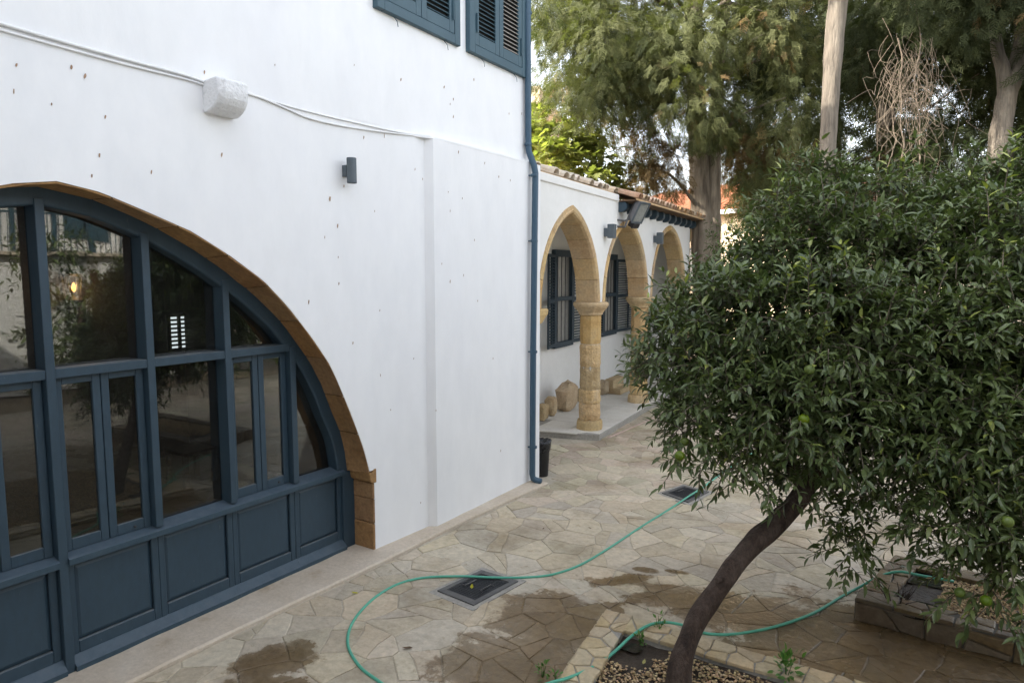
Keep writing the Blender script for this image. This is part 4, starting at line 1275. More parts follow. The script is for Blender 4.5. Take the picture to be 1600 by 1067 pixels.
in_l = np.array([-(c - l)[1], (c - l)[0]]); in_l = n2(in_l) * (1 if in_l @ (r - c) > 0 else -1)
in_r = np.array([-(r - c)[1], (r - c)[0]]); in_r = n2(in_r) * (1 if in_r @ (l - c) > 0 else -1)
plA = edging('stone_planter', [(c, l2, in_l), (c + n2(r - c) * .25, r + n2(r - c) * .6, in_r)], .0, .085, .25,
             'low stone edged planting bed with gravel around the leaning trunk', None, M['edge_stone'], M['mortar_grey'], .17, side_h=True)
def fill(name, poly, z, m, par, amp=.02, n=26):
    P = np.array(poly); lo_, hi_ = P.min(0), P.max(0); mb = MB(); ids = {}
    def inside(q):
        s = None
        for i in range(len(P)):
            a, b = P[i], P[(i + 1) % len(P)]; cr = (b - a)[0] * (q - a)[1] - (b - a)[1] * (q - a)[0]
            if s is None: s = cr > 0
            elif (cr > 0) != s: return False
        return True
    V, Fc = [], []
    for i in range(n + 1):
        for j in range(n + 1):
            q = lo_ + (hi_ - lo_) * np.array([i / n, j / n]); V.append((q[0], q[1], z + amp * mnoise.noise(Vector((q[0] * 4, q[1] * 4, 2))) + amp * .6 * mnoise.noise(Vector((q[0] * 14, q[1] * 14, 5)))))
    for i in range(n):
        for j in range(n):
            q = lo_ + (hi_ - lo_) * np.array([(i + .5) / n, (j + .5) / n])
            if inside(q): Fc.append((i * (n + 1) + j, (i + 1) * (n + 1) + j, (i + 1) * (n + 1) + j + 1, i * (n + 1) + j + 1))
    mb.add(V, Fc); return obj(name, mb, m, par)
ic = c + in_l * .2 + in_r * .2
polyA = [ic - in_l * .05 - in_r * .05, ic + n2(r - c) * 2.3, ic + n2(r - c) * 2.3 + n2(l - c) * 2.6, ic + n2(l - c) * 2.6]
polyA = [np.array(q) for q in polyA]
so = fill('soil', polyA, .025, M['soil'], plA)

def pebbles(name, pts, zfun, smin, smax, m, par):
    n = len(pts)
    base = np.array([(1, 0, 0), (.3, .9, .1), (-.8, .6, 0), (-.8, -.6, .05), (.3, -.9, -.05), (.1, .1, .75), (0, 0, -.6)])
    tri = np.array([(0, 1, 5), (1, 2, 5), (2, 3, 5), (3, 4, 5), (4, 0, 5), (1, 0, 6), (2, 1, 6), (3, 2, 6), (4, 3, 6), (0, 4, 6)])
    s = rng.uniform(smin, smax, n)[:, None, None]; a = rng.uniform(0, 6.28, n)
    ca, sa = np.cos(a), np.sin(a)
    B = base[None] * s * (1 + rng.normal(0, .16, (n, 7, 3)))
    til = rng.normal(0, .5, (n, 2))
    x = B[:, :, 0] * ca[:, None] - B[:, :, 1] * sa[:, None]; y = B[:, :, 0] * sa[:, None] + B[:, :, 1] * ca[:, None]
    z = B[:, :, 2] * .8 + x * til[:, :1] * .5 + y * til[:, 1:] * .5
    V = np.stack([x + pts[:, :1], y + pts[:, 1:2], z + zfun(pts)[:, None]], -1).reshape(-1, 3)
    Fc = (tri[None] + (np.arange(n) * 7)[:, None, None]).reshape(-1, 3)
    return npmesh(name, V, Fc, m, par, tint=np.repeat(rng.random(n), 7), kind='stuff')
def rnd_in(poly, n):
    a, b, c_, d = poly; u, v = rng.random((n, 1)), rng.random((n, 1))
    return (a * (1 - u) + b * u) * (1 - v) + (d * (1 - u) + c_ * u) * v
pts = rnd_in(polyA, 15000)
# bare wet soil shows in the far corner of the bed
d0 = np.linalg.norm(pts - (ic + n2(r - c) * .15 + n2(l - c) * .15), axis=1)
lim_ = .36 + .12 * np.array([mnoise.noise(Vector((q[0] * 6, q[1] * 6, 0))) for q in pts])
nb = (pts - c) @ in_r
pts = pts[(d0 > lim_) & (nb > .30)]
pebbles('gravel', pts, lambda P: rng.uniform(.032, .058, len(P)), .008, .016, M['gravel'], plA)

cB, fB, bB = PB['c'][:2], PB['f'][:2], PB['b'][:2]
inF = np.array([-(fB - cB)[1], (fB - cB)[0]]); inF = n2(inF) * (1 if inF @ (bB - cB) > 0 else -1)
inB = np.array([-(bB - cB)[1], (bB - cB)[0]]); inB = n2(inB) * (1 if inB @ (fB - cB) > 0 else -1)
bB2 = cB + n2(bB - cB) * 1.25
plB = edging('stone_planter', [(cB, fB + n2(fB - cB) * 1.2, inF), (cB + n2(bB2 - cB) * .24, bB2, inB), (bB2, bB2 + n2(fB - cB) * 2.6, -inF)], 0, .20, .24,
             'raised stone walled planting bed with wet soil and gravel at the right', None, M['edge_wet'], M['mortar_damp'], .24, side_h=True)
polyB = [cB + inF * .2 + inB * .2, fB + n2(fB - cB) * 1.0 + inF * .2, fB + n2(fB - cB) * 1.0 + inF * 1.3, cB + inB * .2 + n2(bB2 - cB) * 1.2]
soB = fill('soil', polyB, .15, M['soil'], plB, .015)
pts = rnd_in(polyB, 9000)
pts = pts[(pts - cB) @ n2(fB - cB) > .62 + .2 * np.array([mnoise.noise(Vector((q[0] * 5, q[1] * 5, 3))) for q in pts])]
pebbles('gravel', pts, lambda P: rng.uniform(.150, .172, len(P)), .009, .017, M['gravel'], plB)
# puddle in the raised bed
M['water'] = mat('puddle_water', [(.02, .017, .013), (.03, .025, .02)], 3, .05, .35, 14, .012, fine=0, spec=.6, rvar=.02)
def puddle(cx, cy, rx, ry, z, par):
    mb = MB(); ring = []
    for j in range(26):
        a = 2 * math.pi * j / 26; k = 1 + .30 * mnoise.noise(Vector((math.cos(a) * 1.5 + cx, math.sin(a) * 1.5, 0)))
        ring.append((cx + rx * k * math.cos(a), cy + ry * k * math.sin(a), z))
    mb.add(ring, [tuple(range(26))]); return obj('puddle', mb, M['water'], par)
q = gz(1438, 955, .16); puddle(q[0], q[1], .24, .17, .163, plB)
q = gz(1440, 905, .16); puddle(q[0], q[1], .36, .14, .164, plB)
q = gz(985, 1012, .04); puddle(q[0], q[1], .10, .07, .046, plA)
# dead, wet stump of a small bush in the raised bed
q = gz(1400, 945, .15)
bush = thing('dead_bush', (q[0], q[1], .15), 'small black leafless bush in wet soil of the raised bed', 'plant')
tw = MB()
for k in range(26):
    a = random.uniform(0, 6.28); rr = random.uniform(.05, .2); h = random.uniform(.06, .24)
    b0 = np.array([q[0] + .05 * math.cos(a), q[1] + .05 * math.sin(a), .14]); b1 = b0 + np.array([rr * math.cos(a) * .5, rr * math.sin(a) * .5, h * .7]); b2 = b0 + np.array([rr * math.cos(a + .4), rr * math.sin(a + .4), h])
    tw.tube([b0, b1, b2], [.006, .004, .002], 4)
obj('twigs', tw, M['wood_dark'], bush)

# ================================================================== HOSE
hp = [gz(*q, z) for *q, z in ((1490, 908, .18), (1440, 899, .21), (1405, 893, .23), (1375, 900, .18), (1345, 916, .05), (1318, 930, .016), (1270, 958, .016), (1210, 979, .016), (1150, 990, .016), (1108, 990, .016), (1085, 983, .04),
      (1062, 975, .10), (1035, 972, .115), (1010, 978, .112), (985, 995, .08), (960, 1018, .066), (935, 1037, .066), (905, 1052, .08), (880, 1061, .11), (855, 1068, .10), (820, 1082, .02), (760, 1105, .016), (690, 1112, .016), (632, 1092, .016), (592, 1064, .016),
      (565, 1044, .016), (548, 1020, .016), (543, 1000, .016), (548, 978, .016), (563, 955, .016), (590, 930, .016), (625, 911, .016), (665, 902, .017), (720, 900, .03), (770, 902, .034), (815, 902, .016), (860, 898, .016), (905, 883, .016), (950, 857, .016), (1000, 824, .016), (1045, 796, .018), (1075, 776, .033), (1100, 760, .018), (1130, 738, .016), (1190, 700, .016), (1260, 670, .016))]
mb = MB(); mb.tube(smooth_path(hp, 6), .0125, 8)
tag(obj('garden_hose', mb, M['hose'], smooth=True), 'green garden hose looping across the paving and over the planting beds', 'hose')

# ================================================================== FOLIAGE
def norm(v): return v / (np.linalg.norm(v, axis=-1, keepdims=True) + 1e-9)
LEAF_V = np.array([(0, 0, 0), (-.15, .28, .045), (0, .28, 0), (.15, .28, .045), (-.135, .62, .02), (0, .62, -.03), (.135, .62, .02), (0, 1, -.14)])
LEAF_F = np.array([(0, 2, 1), (0, 3, 2), (1, 2, 5), (1, 5, 4), (2, 3, 6), (2, 6, 5), (4, 5, 7), (5, 6, 7)])
FIG_V = np.array([(0, 0, 0), (-.30, .18, .05), (-.48, .45, 0), (-.22, .50, .02), (-.36, .82, -.02), (-.12, .72, 0), (0, 1.05, -.1), (.12, .72, 0), (.36, .82, -.02), (.22, .50, .02), (.48, .45, 0), (.30, .18, .05), (0, .45, -.03)])
FIG_F = np.array([(12, i, i + 1) for i in range(0, 11)] + [(12, 11, 0)])

def place(V, Fc, base, d, nrm, L):
    """stack copies of template V with +Y along d and +Z along nrm"""
    d = norm(d); x = norm(np.cross(d, nrm)); z = np.cross(x, d)
    n = len(base)
    W = V[None] * L[:, None, None]
    P = base[:, None] + W[:, :, 0:1] * x[:, None] + W[:, :, 1:2] * d[:, None] + W[:, :, 2:3] * z[:, None]
    return P.reshape(-1, 3), (Fc[None] + (np.arange(n) * len(V))[:, None, None]).reshape(-1, 3), (x, d, z)

def twig_leaves(clumps, per_m2, leaf=(.055, .112), nl=(8, 12), tw=.23, droop=.34, shell=.55, upb=.3, shoots=0):
    """leaves on twigs that start on the shells of clumps; returns leaf frames and twig lines"""
    B, D, Nn, Ls, T, twigs = [], [], [], [], [], []
    for (cx, cy, cz, rr) in clumps:
        c = np.array([cx, cy, cz]); k = int(per_m2 * 4 * math.pi * rr * rr)
        u = norm(rng.normal(size=(k, 3))); u[:, 2] = np.where(u[:, 2] < -.55, -u[:, 2], u[:, 2])
        rad = rr * (shell + (1 - shell) * rng.random((k, 1)) ** .6)
        lump = 1 + .25 * np.array([mnoise.noise(Vector(q * 2.4 + c)) for q in u])[:, None]
        p0 = c + u * rad * lump * np.array([1, 1, .92])
        d = norm(u * .8 + rng.normal(0, .45, (k, 3)) + np.array([0, 0, upb - droop * .6]))
        for i in range(k):
            m = rng.integers(nl[0], nl[1]); L = tw * rng.uniform(.6, 1.25)
            shoot = shoots and u[i][2] > -.1 and rng.random() < shoots
            if shoot: L *= 2.0; d[i] = norm(d[i] * .6 + np.array([0, 0, .9])); m = m + 3
            ax_ = d[i]; h = norm(np.cross(ax_, np.array([.3, .2, 1.0]))); w = np.cross(ax_, h)
            tt = rng.random() if not shoot else 1.0 + rng.random() * .5
            end = p0[i] + ax_ * L + np.array([0, 0, -droop * L * .6])
            twigs.append((p0[i], p0[i] + ax_ * L * .5 + np.array([0, 0, -droop * L * .12]), end))
            for j in range(m):
                f = (j + .6) / m
                a = j * 2.4 + rng.uniform(-.4, .4)
                q = p0[i] + ax_ * L * f + np.array([0, 0, -droop * L * f * f * .6])
                rd = h * math.cos(a) + w * math.sin(a)
                ld = ax_ * (.55 + .5 * f) + rd * .85 + np.array([0, 0, -droop])
                B.append(q); D.append(ld); Nn.append(rd * -.2 + np.array([0, 0, 1.0]) + rng.normal(0, .25, 3) + ax_ * -.1); Ls.append(rng.uniform(*leaf)); T.append(min(1, max(0, .55 * tt + .45 * rng.random())))
    return np.array(B), np.array(D), np.array(Nn), np.array(Ls), np.array(T), twigs

def twig_mesh(twigs, r=.0045):
    V, Fc = [], []
    for a, b, c in twigs:
        k = len(V); e = np.array([r, 0, 0]); g_ = np.array([0, 0, r])
        V += [a - e, a + e, a + g_, b - e, b + e, b + g_, c]
        Fc += [(k, k + 1, k + 4), (k, k + 4, k + 3), (k + 1, k + 2, k + 5), (k + 1, k + 5, k + 4), (k + 2, k, k + 3), (k + 2, k + 3, k + 5), (k + 3, k + 4, k + 6), (k + 4, k + 5, k + 6), (k + 5, k + 3, k + 6)]
    return np.array(V), np.array(Fc)

leaf_me = bpy.data.meshes.new('leaf')
leaf_me.from_pydata([tuple(v) for v in LEAF_V], [], [tuple(int(i) for i in f) for f in LEAF_F]); leaf_me.materials.append(M['leaf_single'])

def orange_crown(tree, clumps, per, fruits):
    clumps = [(a, b, c_, r * .88) for a, b, c_, r in clumps]
    B, D, Nn, Ls, T, tws = twig_leaves(clumps, per, shoots=.03)
    u, v, d = np.array([proj(b) for b in B]).T
    vis = (u > 0) & (u < 1600) & (v > 0) & (v < 1067)
    order = np.argsort(np.where(vis, d, 99))
    near = order[:290]
    P, Fc, fr3 = place(LEAF_V, LEAF_F, B, D, norm(Nn), Ls)
    x, dd, z = fr3
    for i in near:
        m = Matrix(((x[i][0], dd[i][0], z[i][0], B[i][0]), (x[i][1], dd[i][1], z[i][1], B[i][1]), (x[i][2], dd[i][2], z[i][2], B[i][2]), (0, 0, 0, 1)))
        inst('leaf', leaf_me, tree, m @ Matrix.Scale(float(Ls[i]), 4))
    mask = np.ones(len(B), bool); mask[near] = False
    P, Fc, _ = place(LEAF_V, LEAF_F, B[mask], D[mask], norm(Nn[mask]), Ls[mask])
    npmesh('crown', P, Fc, M['leaf'], tree, tint=np.repeat(T[mask], len(LEAF_V)), kind='stuff')
    V, Fc = twig_mesh(tws); npmesh('twigs', V, Fc, M['twig'], tree, kind='stuff')
    for (fx, fy, fd, fr_) in fruits:
        q = pd(fx, fy, fd); mb = MB()
        mb.lathe([(fr_ * math.sin(t) + .0005, -fr_ * .96 * math.cos(t)) for t in np.linspace(.05, math.pi - .05, 9)], q, 14)
        obj('fruit', mb, M['fruit'], tree, smooth=True)
    return len(B)

def bark_trunk(pts, rads, bump=.14, k=7, n=14):
    P = smooth_path(pts, k); rr = [float(np.interp(i, np.arange(len(rads)) * k, rads)) for i in range(len(P))]
    mb = MB(); mb.tube(P, rr, n, bump=bump); return mb

CA = [(1075,560,5.5,.42),(1065,520,5.8,.30),(1105,485,5.9,.36),(1130,640,5.2,.46),(1105,690,5.1,.30),(1180,520,5.3,.5),(1205,435,5.7,.42),(1235,350,6.0,.34),(1285,305,6.2,.30),(1280,400,5.7,.5),(1300,520,5.1,.55),
      (1220,640,5.0,.48),(1190,720,5.0,.32),(1290,650,4.9,.5),(1285,735,5.0,.24),(1345,785,5.1,.2),(1325,868,5.2,.16),(1335,825,5.2,.14),(1370,440,5.5,.52),(1375,340,6.0,.42),(1400,560,5.0,.52),(1390,680,4.9,.42),(1170,425,6.1,.22),(1135,760,5.1,.10),
      (1240,480,6.2,.6),(1330,600,5.9,.7),(1150,570,6.1,.5),(1250,700,5.6,.45),(1255,275,6.2,.16),(1130,460,6.2,.2),(1045,600,5.5,.24),(1020,570,5.7,.16),(1235,770,5.1,.17)]
CB = [(1480,370,5.9,.42),(1540,330,5.9,.40),(1600,310,5.7,.38),(1440,310,6.3,.22),(1500,450,5.3,.55),(1580,400,5.3,.55),(1440,400,5.6,.4),(1500,580,4.9,.55),(1590,540,4.8,.55),(1480,700,4.7,.45),(1560,690,4.6,.48),(1430,760,4.8,.24),(1500,810,4.6,.36),(1580,820,4.5,.42),
      (1530,900,4.6,.24),(1590,920,4.5,.26),(1465,850,4.8,.10),(1480,620,5.6,.7),(1580,640,5.5,.7),(1540,760,5.2,.5),(1680,330,5.6,.6),(1690,520,5.0,.7),(1680,700,4.8,.6),(1660,850,4.6,.45),(1760,600,5.2,.8),(1530,268,6.1,.12),(1600,245,5.9,.12),(1435,235,6.3,.07),(1262,262,6.2,.08),(1345,270,6.1,.08)]
def cl_world(L): return [(*pd(x, y, d), r) for x, y, d, r in L]

tb = gz(1060, 1072, .03)
treeA = thing('orange_tree', tb, 'leaning orange tree with dark trunk rising from the gravel bed', 'tree', 'orange trees in the courtyard')
tp = [tb + np.array([0, 0, -.05]), pd(1064, 1035, 4.95), pd(1086, 975, 4.98), pd(1112, 934, 5.0), pd(1150, 881, 5.03), pd(1180, 847, 5.06), pd(1221, 810, 5.1), pd(1258, 765, 5.15), pd(1290, 700, 5.25), pd(1300, 600, 5.4)]
obj('trunk', bark_trunk(tp, [.100, .078, .070, .072, .070, .080, .076, .066, .056, .04], .16, 10, 22), M['bark_orange'], treeA, smooth=True)
for kx, (x, y, r0) in enumerate(((1128, 905, .026),)):  # knots and sawn stubs
    mb = MB(); q = pd(x, y, 4.97); mb.tube([q, q + np.array([-.02, -.055, .01])], [r0, r0 * .7], 8, bump=.2); obj('knot', mb, M['bark_orange'], treeA)
for x, y, d in ((1130, 600, 5.4), (1200, 450, 5.7), (1380, 480, 5.5), (1390, 640, 5.1), (1270, 330, 6.0)):
    q = pd(x, y, d); a = tp[7] if y > 450 else tp[8]
    obj('limb', bark_trunk([a, (a + q) / 2 + np.array([0, 0, .1]), q], [.055, .04, .02], .1, 5, 8), M['bark_orange'], treeA, smooth=True)
nA = orange_crown(treeA, cl_world(CA), 84, [(1062, 712, 4.78, .036), (1070, 690, 5.0, .034), (1265, 578, 4.55, .036), (1374, 459, 4.98, .036), (1385, 461, 4.95, .038), (1256, 655, 4.5, .036), (1376, 368, 5.5, .035), (1172, 587, 4.9, .033), (1170, 342, 5.8, .034), (1358, 266, 5.9, .033)])
treeB = thing('orange_tree', (0.95, 6.6, .15), 'dense orange tree on the right, growing over the raised stone bed', 'tree', 'orange trees in the courtyard')
tpB = [(1.0, 6.45, .1), (1.05, 6.3, .8), (1.0, 6.1, 1.5), (.95, 5.9, 2.2), (1.0, 5.7, 3.0)]
obj('trunk', bark_trunk(tpB, [.10, .09, .085, .07, .05], .16, 6, 12), M['bark_orange'], treeB, smooth=True)
for x, y, d in ((1500, 700, 4.9), (1590, 830, 4.8), (1500, 450, 5.4), (1540, 320, 5.9), (1450, 600, 5.2)):
    q = pd(x, y, d); a = np.array(tpB[2])
    obj('limb', bark_trunk([a, (a + q) / 2 + np.array([0, 0, .1]), q], [.05, .035, .018], .1, 5, 8), M['bark_orange'], treeB, smooth=True)
nB = orange_crown(treeB, cl_world(CB), 76, [(1477, 459, 4.85, .034), (1559, 307, 5.5, .034), (1541, 938, 4.35, .036), (1575, 815, 4.1, .035), (1500, 925, 4.5, .034)])

# ---- cypresses
SPR = [(-.012, 0, 0), (.012, 0, 0), (0.0, 1.0, -.10)]
SF = [(0, 1, 2)]
for k in range(7):
    f = .10 + .80 * k / 7; L = .34 * (1 - .65 * f) + .05
    for sg in (-1, 1):
        b = len(SPR); y = f + (.04 if sg > 0 else 0)
        zt = .06 * (1 if (k % 3) else -1)
        SPR += [(sg * .004, y - .028, -.06 * y), (sg * L, y + L * .75, zt - .10 * y), (sg * .004, y + .034, -.06 * y)]
        SF.append((b, b + 1, b + 2))
        SPR += [(sg * L * .45, y + L * .30, zt * .4 - .06 * y), (sg * L * .50, y + L * 1.05, zt - .10 * y + .03), (sg * L * .62, y + L * .46, zt * .6 - .06 * y)]
        SF.append((b + 3, b + 4, b + 5))
SPR_V, SPR_F = np.array(SPR), np.array(SF)
def sprays(tree, clumps, per, m, size=(.26, .52), droop=.8, name='crown', tint=None):
    B, D, Nn, Ls, T = [], [], [], [], []
    for (cx, cy, cz, rr) in clumps:
        k = int(per * rr ** 2); c = np.array([cx, cy, cz])
        u = norm(rng.normal(size=(k, 3)))
        p = c + u * rr * (rng.random((k, 1)) ** .45) * np.array([1, 1, 1.1])
        B.append(p); D.append(norm(u * .7 + rng.normal(0, .35, (k, 3)) + np.array([0, 0, -droop])))
        Nn.append(norm(u + rng.normal(0, .6, (k, 3)) + np.array([0, 0, .3])))
        Ls.append(rng.uniform(*size, k)); t0 = rng.random()
        T.append(np.clip(.45 * t0 + .62 * rng.random(k), 0, 1))
    B, D, Nn, Ls, T = (np.concatenate(q) for q in (B, D, Nn, Ls, T))
    P, Fc, _ = place(SPR_V, SPR_F, B, D, Nn, Ls)
    npmesh(name, P, Fc, m, tree, tint=np.repeat(T, len(SPR_V)), kind='stuff')
    return len(B)
def region(poly, n, d0, d1, r0, r1):
    """clump centres filling an outline of the crown, in depth between d0 and d1"""
    P = np.array(poly, float); lo_, hi_ = P.min(0), P.max(0); out = []
    while len(out) < n:
        q = lo_ + (hi_ - lo_) * rng.random(2); ins = False
        for i in range(len(P)):
            a, b = P[i], P[(i + 1) % len(P)]
            if (a[1] > q[1]) != (b[1] > q[1]) and q[0] < (b[0] - a[0]) * (q[1] - a[1]) / (b[1] - a[1]) + a[0]: ins = not ins
        if ins:
            d = rng.uniform(d0, d1); out.append((*pd(q[0], q[1], d), rng.uniform(r0, r1)))
    return out
def limbs(tree, trunk_pts, targets, m, r=.05):
    for q in targets:
        q = np.array(q[:3]); a = min(trunk_pts, key=lambda p: abs(p[2] - (q[2] - .4)) + .01 * np.linalg.norm(p - q))
        mid = (a + q) / 2 + np.array([0, 0, .35])
        obj('limb', bark_trunk([a, mid, q], [r, r * .6, r * .25], .1, 4, 6), m, tree)

b1 = gz(1100, 640, 0); dd1 = 18.0
def at_depth(x, y, d): return pd(x, y, d)
c1 = [at_depth(1112, 640, dd1), at_depth(1108, 520, dd1), at_depth(1099, 400, dd1), at_depth(1095, 330, dd1), at_depth(1092, 250, dd1), at_depth(1088, 160, dd1), at_depth(1085, 40, dd1), at_depth(1080, -200, dd1)]
cyp1 = thing('cypress_tree', (c1[0][0], c1[0][1], 0), 'tall feathery cypress with stout trunk in a sunlit tone just beyond the arcade end', 'tree', 'tall cypress trees behind the courtyard')
c1[0] = np.array([c1[0][0], c1[0][1], -.05])
obj('trunk', bark_trunk(c1, [.42, .35, .29, .26, .25, .24, .22, .16], .16, 8, 24), M['bark_sunlit'], cyp1, smooth=True)
s2_ = [at_depth(1112, 430, dd1 - .05), at_depth(1114, 350, dd1), at_depth(1115, 270, dd1), at_depth(1122, 120, dd1), at_depth(1140, -60, dd1)]
obj('stem', bark_trunk(s2_, [.24, .21, .19, .17, .14], .14, 8, 16), M['bark_sunlit'], cyp1, smooth=True)
rA = [(838, -260), (838, 60), (845, 120), (880, 165), (930, 190), (975, 225), (1000, 270), (1050, 250), (1065, 170), (1140, 170), (1160, 270), (1200, 320), (1235, 290), (1250, 150), (1240, -260)]
cA = region(rA, 120, 15.2, 20.2, .40, .85)
cA += region([(1065, 150), (1145, 150), (1140, 235), (1070, 235)], 9, 16, 17.3, .35, .5)
cA += region([(850, 20), (900, 150), (990, 190), (1080, 180), (1080, 20)], 26, 14.5, 17, .5, .85)
cA += region([(1120, 190), (1250, 190), (1250, 330), (1150, 335)], 22, 19, 21.5, .4, .65)
sprays(cyp1, cA, 250, M['needle'], (.20, .46))
limbs(cyp1, c1, cA[:26], M['bark'], .06)
cA2 = region([(1125, 215), (1235, 215), (1225, 325), (1150, 330)], 16, 18.6, 20.5, .35, .6)
cA2 += region([(960, 190), (1010, 300), (1060, 310), (1080, 200)], 16, 15.5, 18.5, .3, .5)
sprays(cyp1, cA2, 200, M['needle_brown'], (.2, .4), name='dry_foliage')

dd2 = 13.0
c2 = [at_depth(1288, 620, dd2), at_depth(1290, 430, dd2), at_depth(1293, 250, dd2), at_depth(1298, 150, dd2), at_depth(1304, 60, dd2), at_depth(1312, -30, dd2), at_depth(1325, -250, dd2)]
c2[0] = np.array([c2[0][0], c2[0][1], -.05])
cyp2 = thing('cypress_tree', c2[0] * np.array([1, 1, 0]), 'slim tree with a long bare straight grey trunk above the orange tree', 'tree', 'tall cypress trees behind the courtyard')
obj('trunk', bark_trunk(c2, [.22, .19, .145, .16, .17, .175, .16], .10, 8, 20), M['bark'], cyp2, smooth=True)
cB_ = region([(1180, -330), (1450, -330), (1440, -110), (1300, -100), (1190, -110)], 26, 11.5, 15, .5, .9)
sprays(cyp2, cB_, 200, M['needle']); limbs(cyp2, c2, cB_[:6], M['bark'], .05)

dd3 = 15.5
c3 = [at_depth(1548, 620, dd3), at_depth(1552, 420, dd3), at_depth(1560, 250, dd3), at_depth(1572, 160, dd3), at_depth(1590, 100, dd3), at_depth(1600, 20, dd3), at_depth(1610, -200, dd3)]
c3[0] = np.array([c3[0][0], c3[0][1], -.05])
cyp3 = thing('cypress_tree', c3[0] * np.array([1, 1, 0]), 'cypress with a forked leaning trunk at the right edge of the view', 'tree', 'tall cypress trees behind the courtyard')
obj('trunk', bark_trunk(c3, [.30, .26, .23, .20, .17, .14, .10], .12, 8, 16), M['bark'], cyp3, smooth=True)
obj('stem', bark_trunk([c3[3], at_depth(1568, 110, dd3), at_depth(1556, 60, dd3), at_depth(1552, -100, dd3)], [.16, .15, .12, .08], .1, 6, 10), M['bark'], cyp3, smooth=True)
cC = region([(1440, -260), (1420, 40), (1470, 120), (1520, 130), (1600, 60), (1680, 120), (1900, 150), (1900, -260)], 60, 13.5, 18.5, .5, .95)
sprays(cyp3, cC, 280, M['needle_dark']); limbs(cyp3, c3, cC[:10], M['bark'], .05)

dd4 = 23.0
c4 = [at_depth(1390, 520, dd4), at_depth(1385, 250, dd4), at_depth(1380, 0, dd4), at_depth(1380, -300, dd4)]
c4[0] = np.array([c4[0][0], c4[0][1], -.05])
cyp4 = thing('cypress_tree', c4[0] * np.array([1, 1, 0]), 'dark dense cypress behind the bare grey trunk and the dry vines', 'tree', 'tall cypress trees behind the courtyard')
obj('trunk', bark_trunk(c4, [.35, .3, .25, .15], .12, 8, 14), M['bark'], cyp4, smooth=True)
cD = region([(1190, -280), (1180, 60), (1190, 200), (1230, 330), (1330, 330), (1500, 330), (1640, 300), (1900, 280), (1900, -60), (1560, -280)], 190, 17.5, 23, .55, 1.0)
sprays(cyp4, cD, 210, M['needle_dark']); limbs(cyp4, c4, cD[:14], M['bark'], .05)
cD2 = region([(1200, 230), (1220, 370), (1330, 370), (1330, 230)], 14, 16.5, 19, .3, .5)
sprays(cyp4, cD2, 200, M['needle_brown'], (.2, .4), name='dry_foliage')

c5 = [at_depth(1300, 520, 26), at_depth(1300, 200, 26), at_depth(1300, -150, 26)]
c5[0] = np.array([c5[0][0], c5[0][1], -.05])
cyp5 = thing('cypress_tree', c5[0] * np.array([1, 1, 0]), 'farthest dark cypress filling the gaps behind all the other trees', 'tree', 'tall cypress trees behind the courtyard')
obj('trunk', bark_trunk(c5, [.4, .3, .2], .12, 8, 12), M['bark'], cyp5, smooth=True)
cE = region([(1190, -200), (1190, 300), (1330, 345), (1700, 320), (1800, -200)], 105, 24.5, 29, .9, 1.4)
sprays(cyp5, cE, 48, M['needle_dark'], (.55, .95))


# dry vines hanging among the cypresses
vq = at_depth(1425, 120, 14.5)
vine = thing('dry_vine', (vq[0], vq[1], 0), 'tangle of pale dry vine stems hanging in front of the dark cypress', 'vine')
vm = MB()
for k in range(70):
    x0 = rng.normal(1422, 26); y0 = rng.normal(85, 22); x1 = x0 + rng.normal(0, 38); y1 = rng.uniform(150, 275)
    a = at_depth(x0, y0, 14.5 + rng.normal(0, .4)); b = at_depth(x1, y1, 14.5 + rng.normal(0, .4))
    pts = [a] + [a + (b - a) * f + rng.normal(0, .15, 3) for f in (.2, .4, .6, .8)] + [b]
    vm.tube(smooth_path(pts, 3), .004, 3, cap=False)
obj('stems', vm, M['vine'], vine, kind='stuff')
vm = MB()
for xx, y0, y1 in ((1437, -120, 250), (1412, 60, 260)):
    vm.tube(smooth_path([at_depth(xx + rng.normal(0, 6), y, 14.6) for y in np.linspace(y0, y1, 7)], 3), .012, 4)
obj('main_stem', vm, M['vine'], vine)

# ---- fig tree behind the arcade roof
fq = at_depth(885, 240, 16.5)
fig = thing('fig_tree', (fq[0], fq[1], 0), 'sunlit yellow green fig tree rising behind the arcade roof', 'tree')
obj('trunk', bark_trunk([(fq[0] - .3, fq[1] + .3, -.05), (fq[0], fq[1], 2), (fq[0] + .1, fq[1], 4.2), (fq[0], fq[1], 5.8)], [.16, .13, .1, .05], .1, 6, 10), M['bark'], fig, smooth=True)
cF = [(*at_depth(x, y, d), r) for x, y, d, r in ((850, 215, 16.5, .42), (880, 220, 16.4, .5), (845, 250, 16.2, .4), (905, 245, 16.3, .5), (930, 255, 16.4, .42), (870, 260, 16.1, .5), (950, 285, 16.5, .32), (915, 280, 16.2, .4), (840, 190, 17, .3), (820, 230, 17, .5), (975, 305, 16.6, .25))]
B, D, Nn, Ls, T, tws = twig_leaves(cF, 12, leaf=(.17, .28), nl=(4, 7), tw=.35, droop=.4)
P, Fc, _ = place(FIG_V, FIG_F, B, D, norm(Nn), Ls); npmesh('crown', P, Fc, M['fig'], fig, tint=np.repeat(T, len(FIG_V)), kind='stuff')
V, Fc = twig_mesh(tws, .008); npmesh('twigs', V, Fc, M['twig'], fig, kind='stuff')

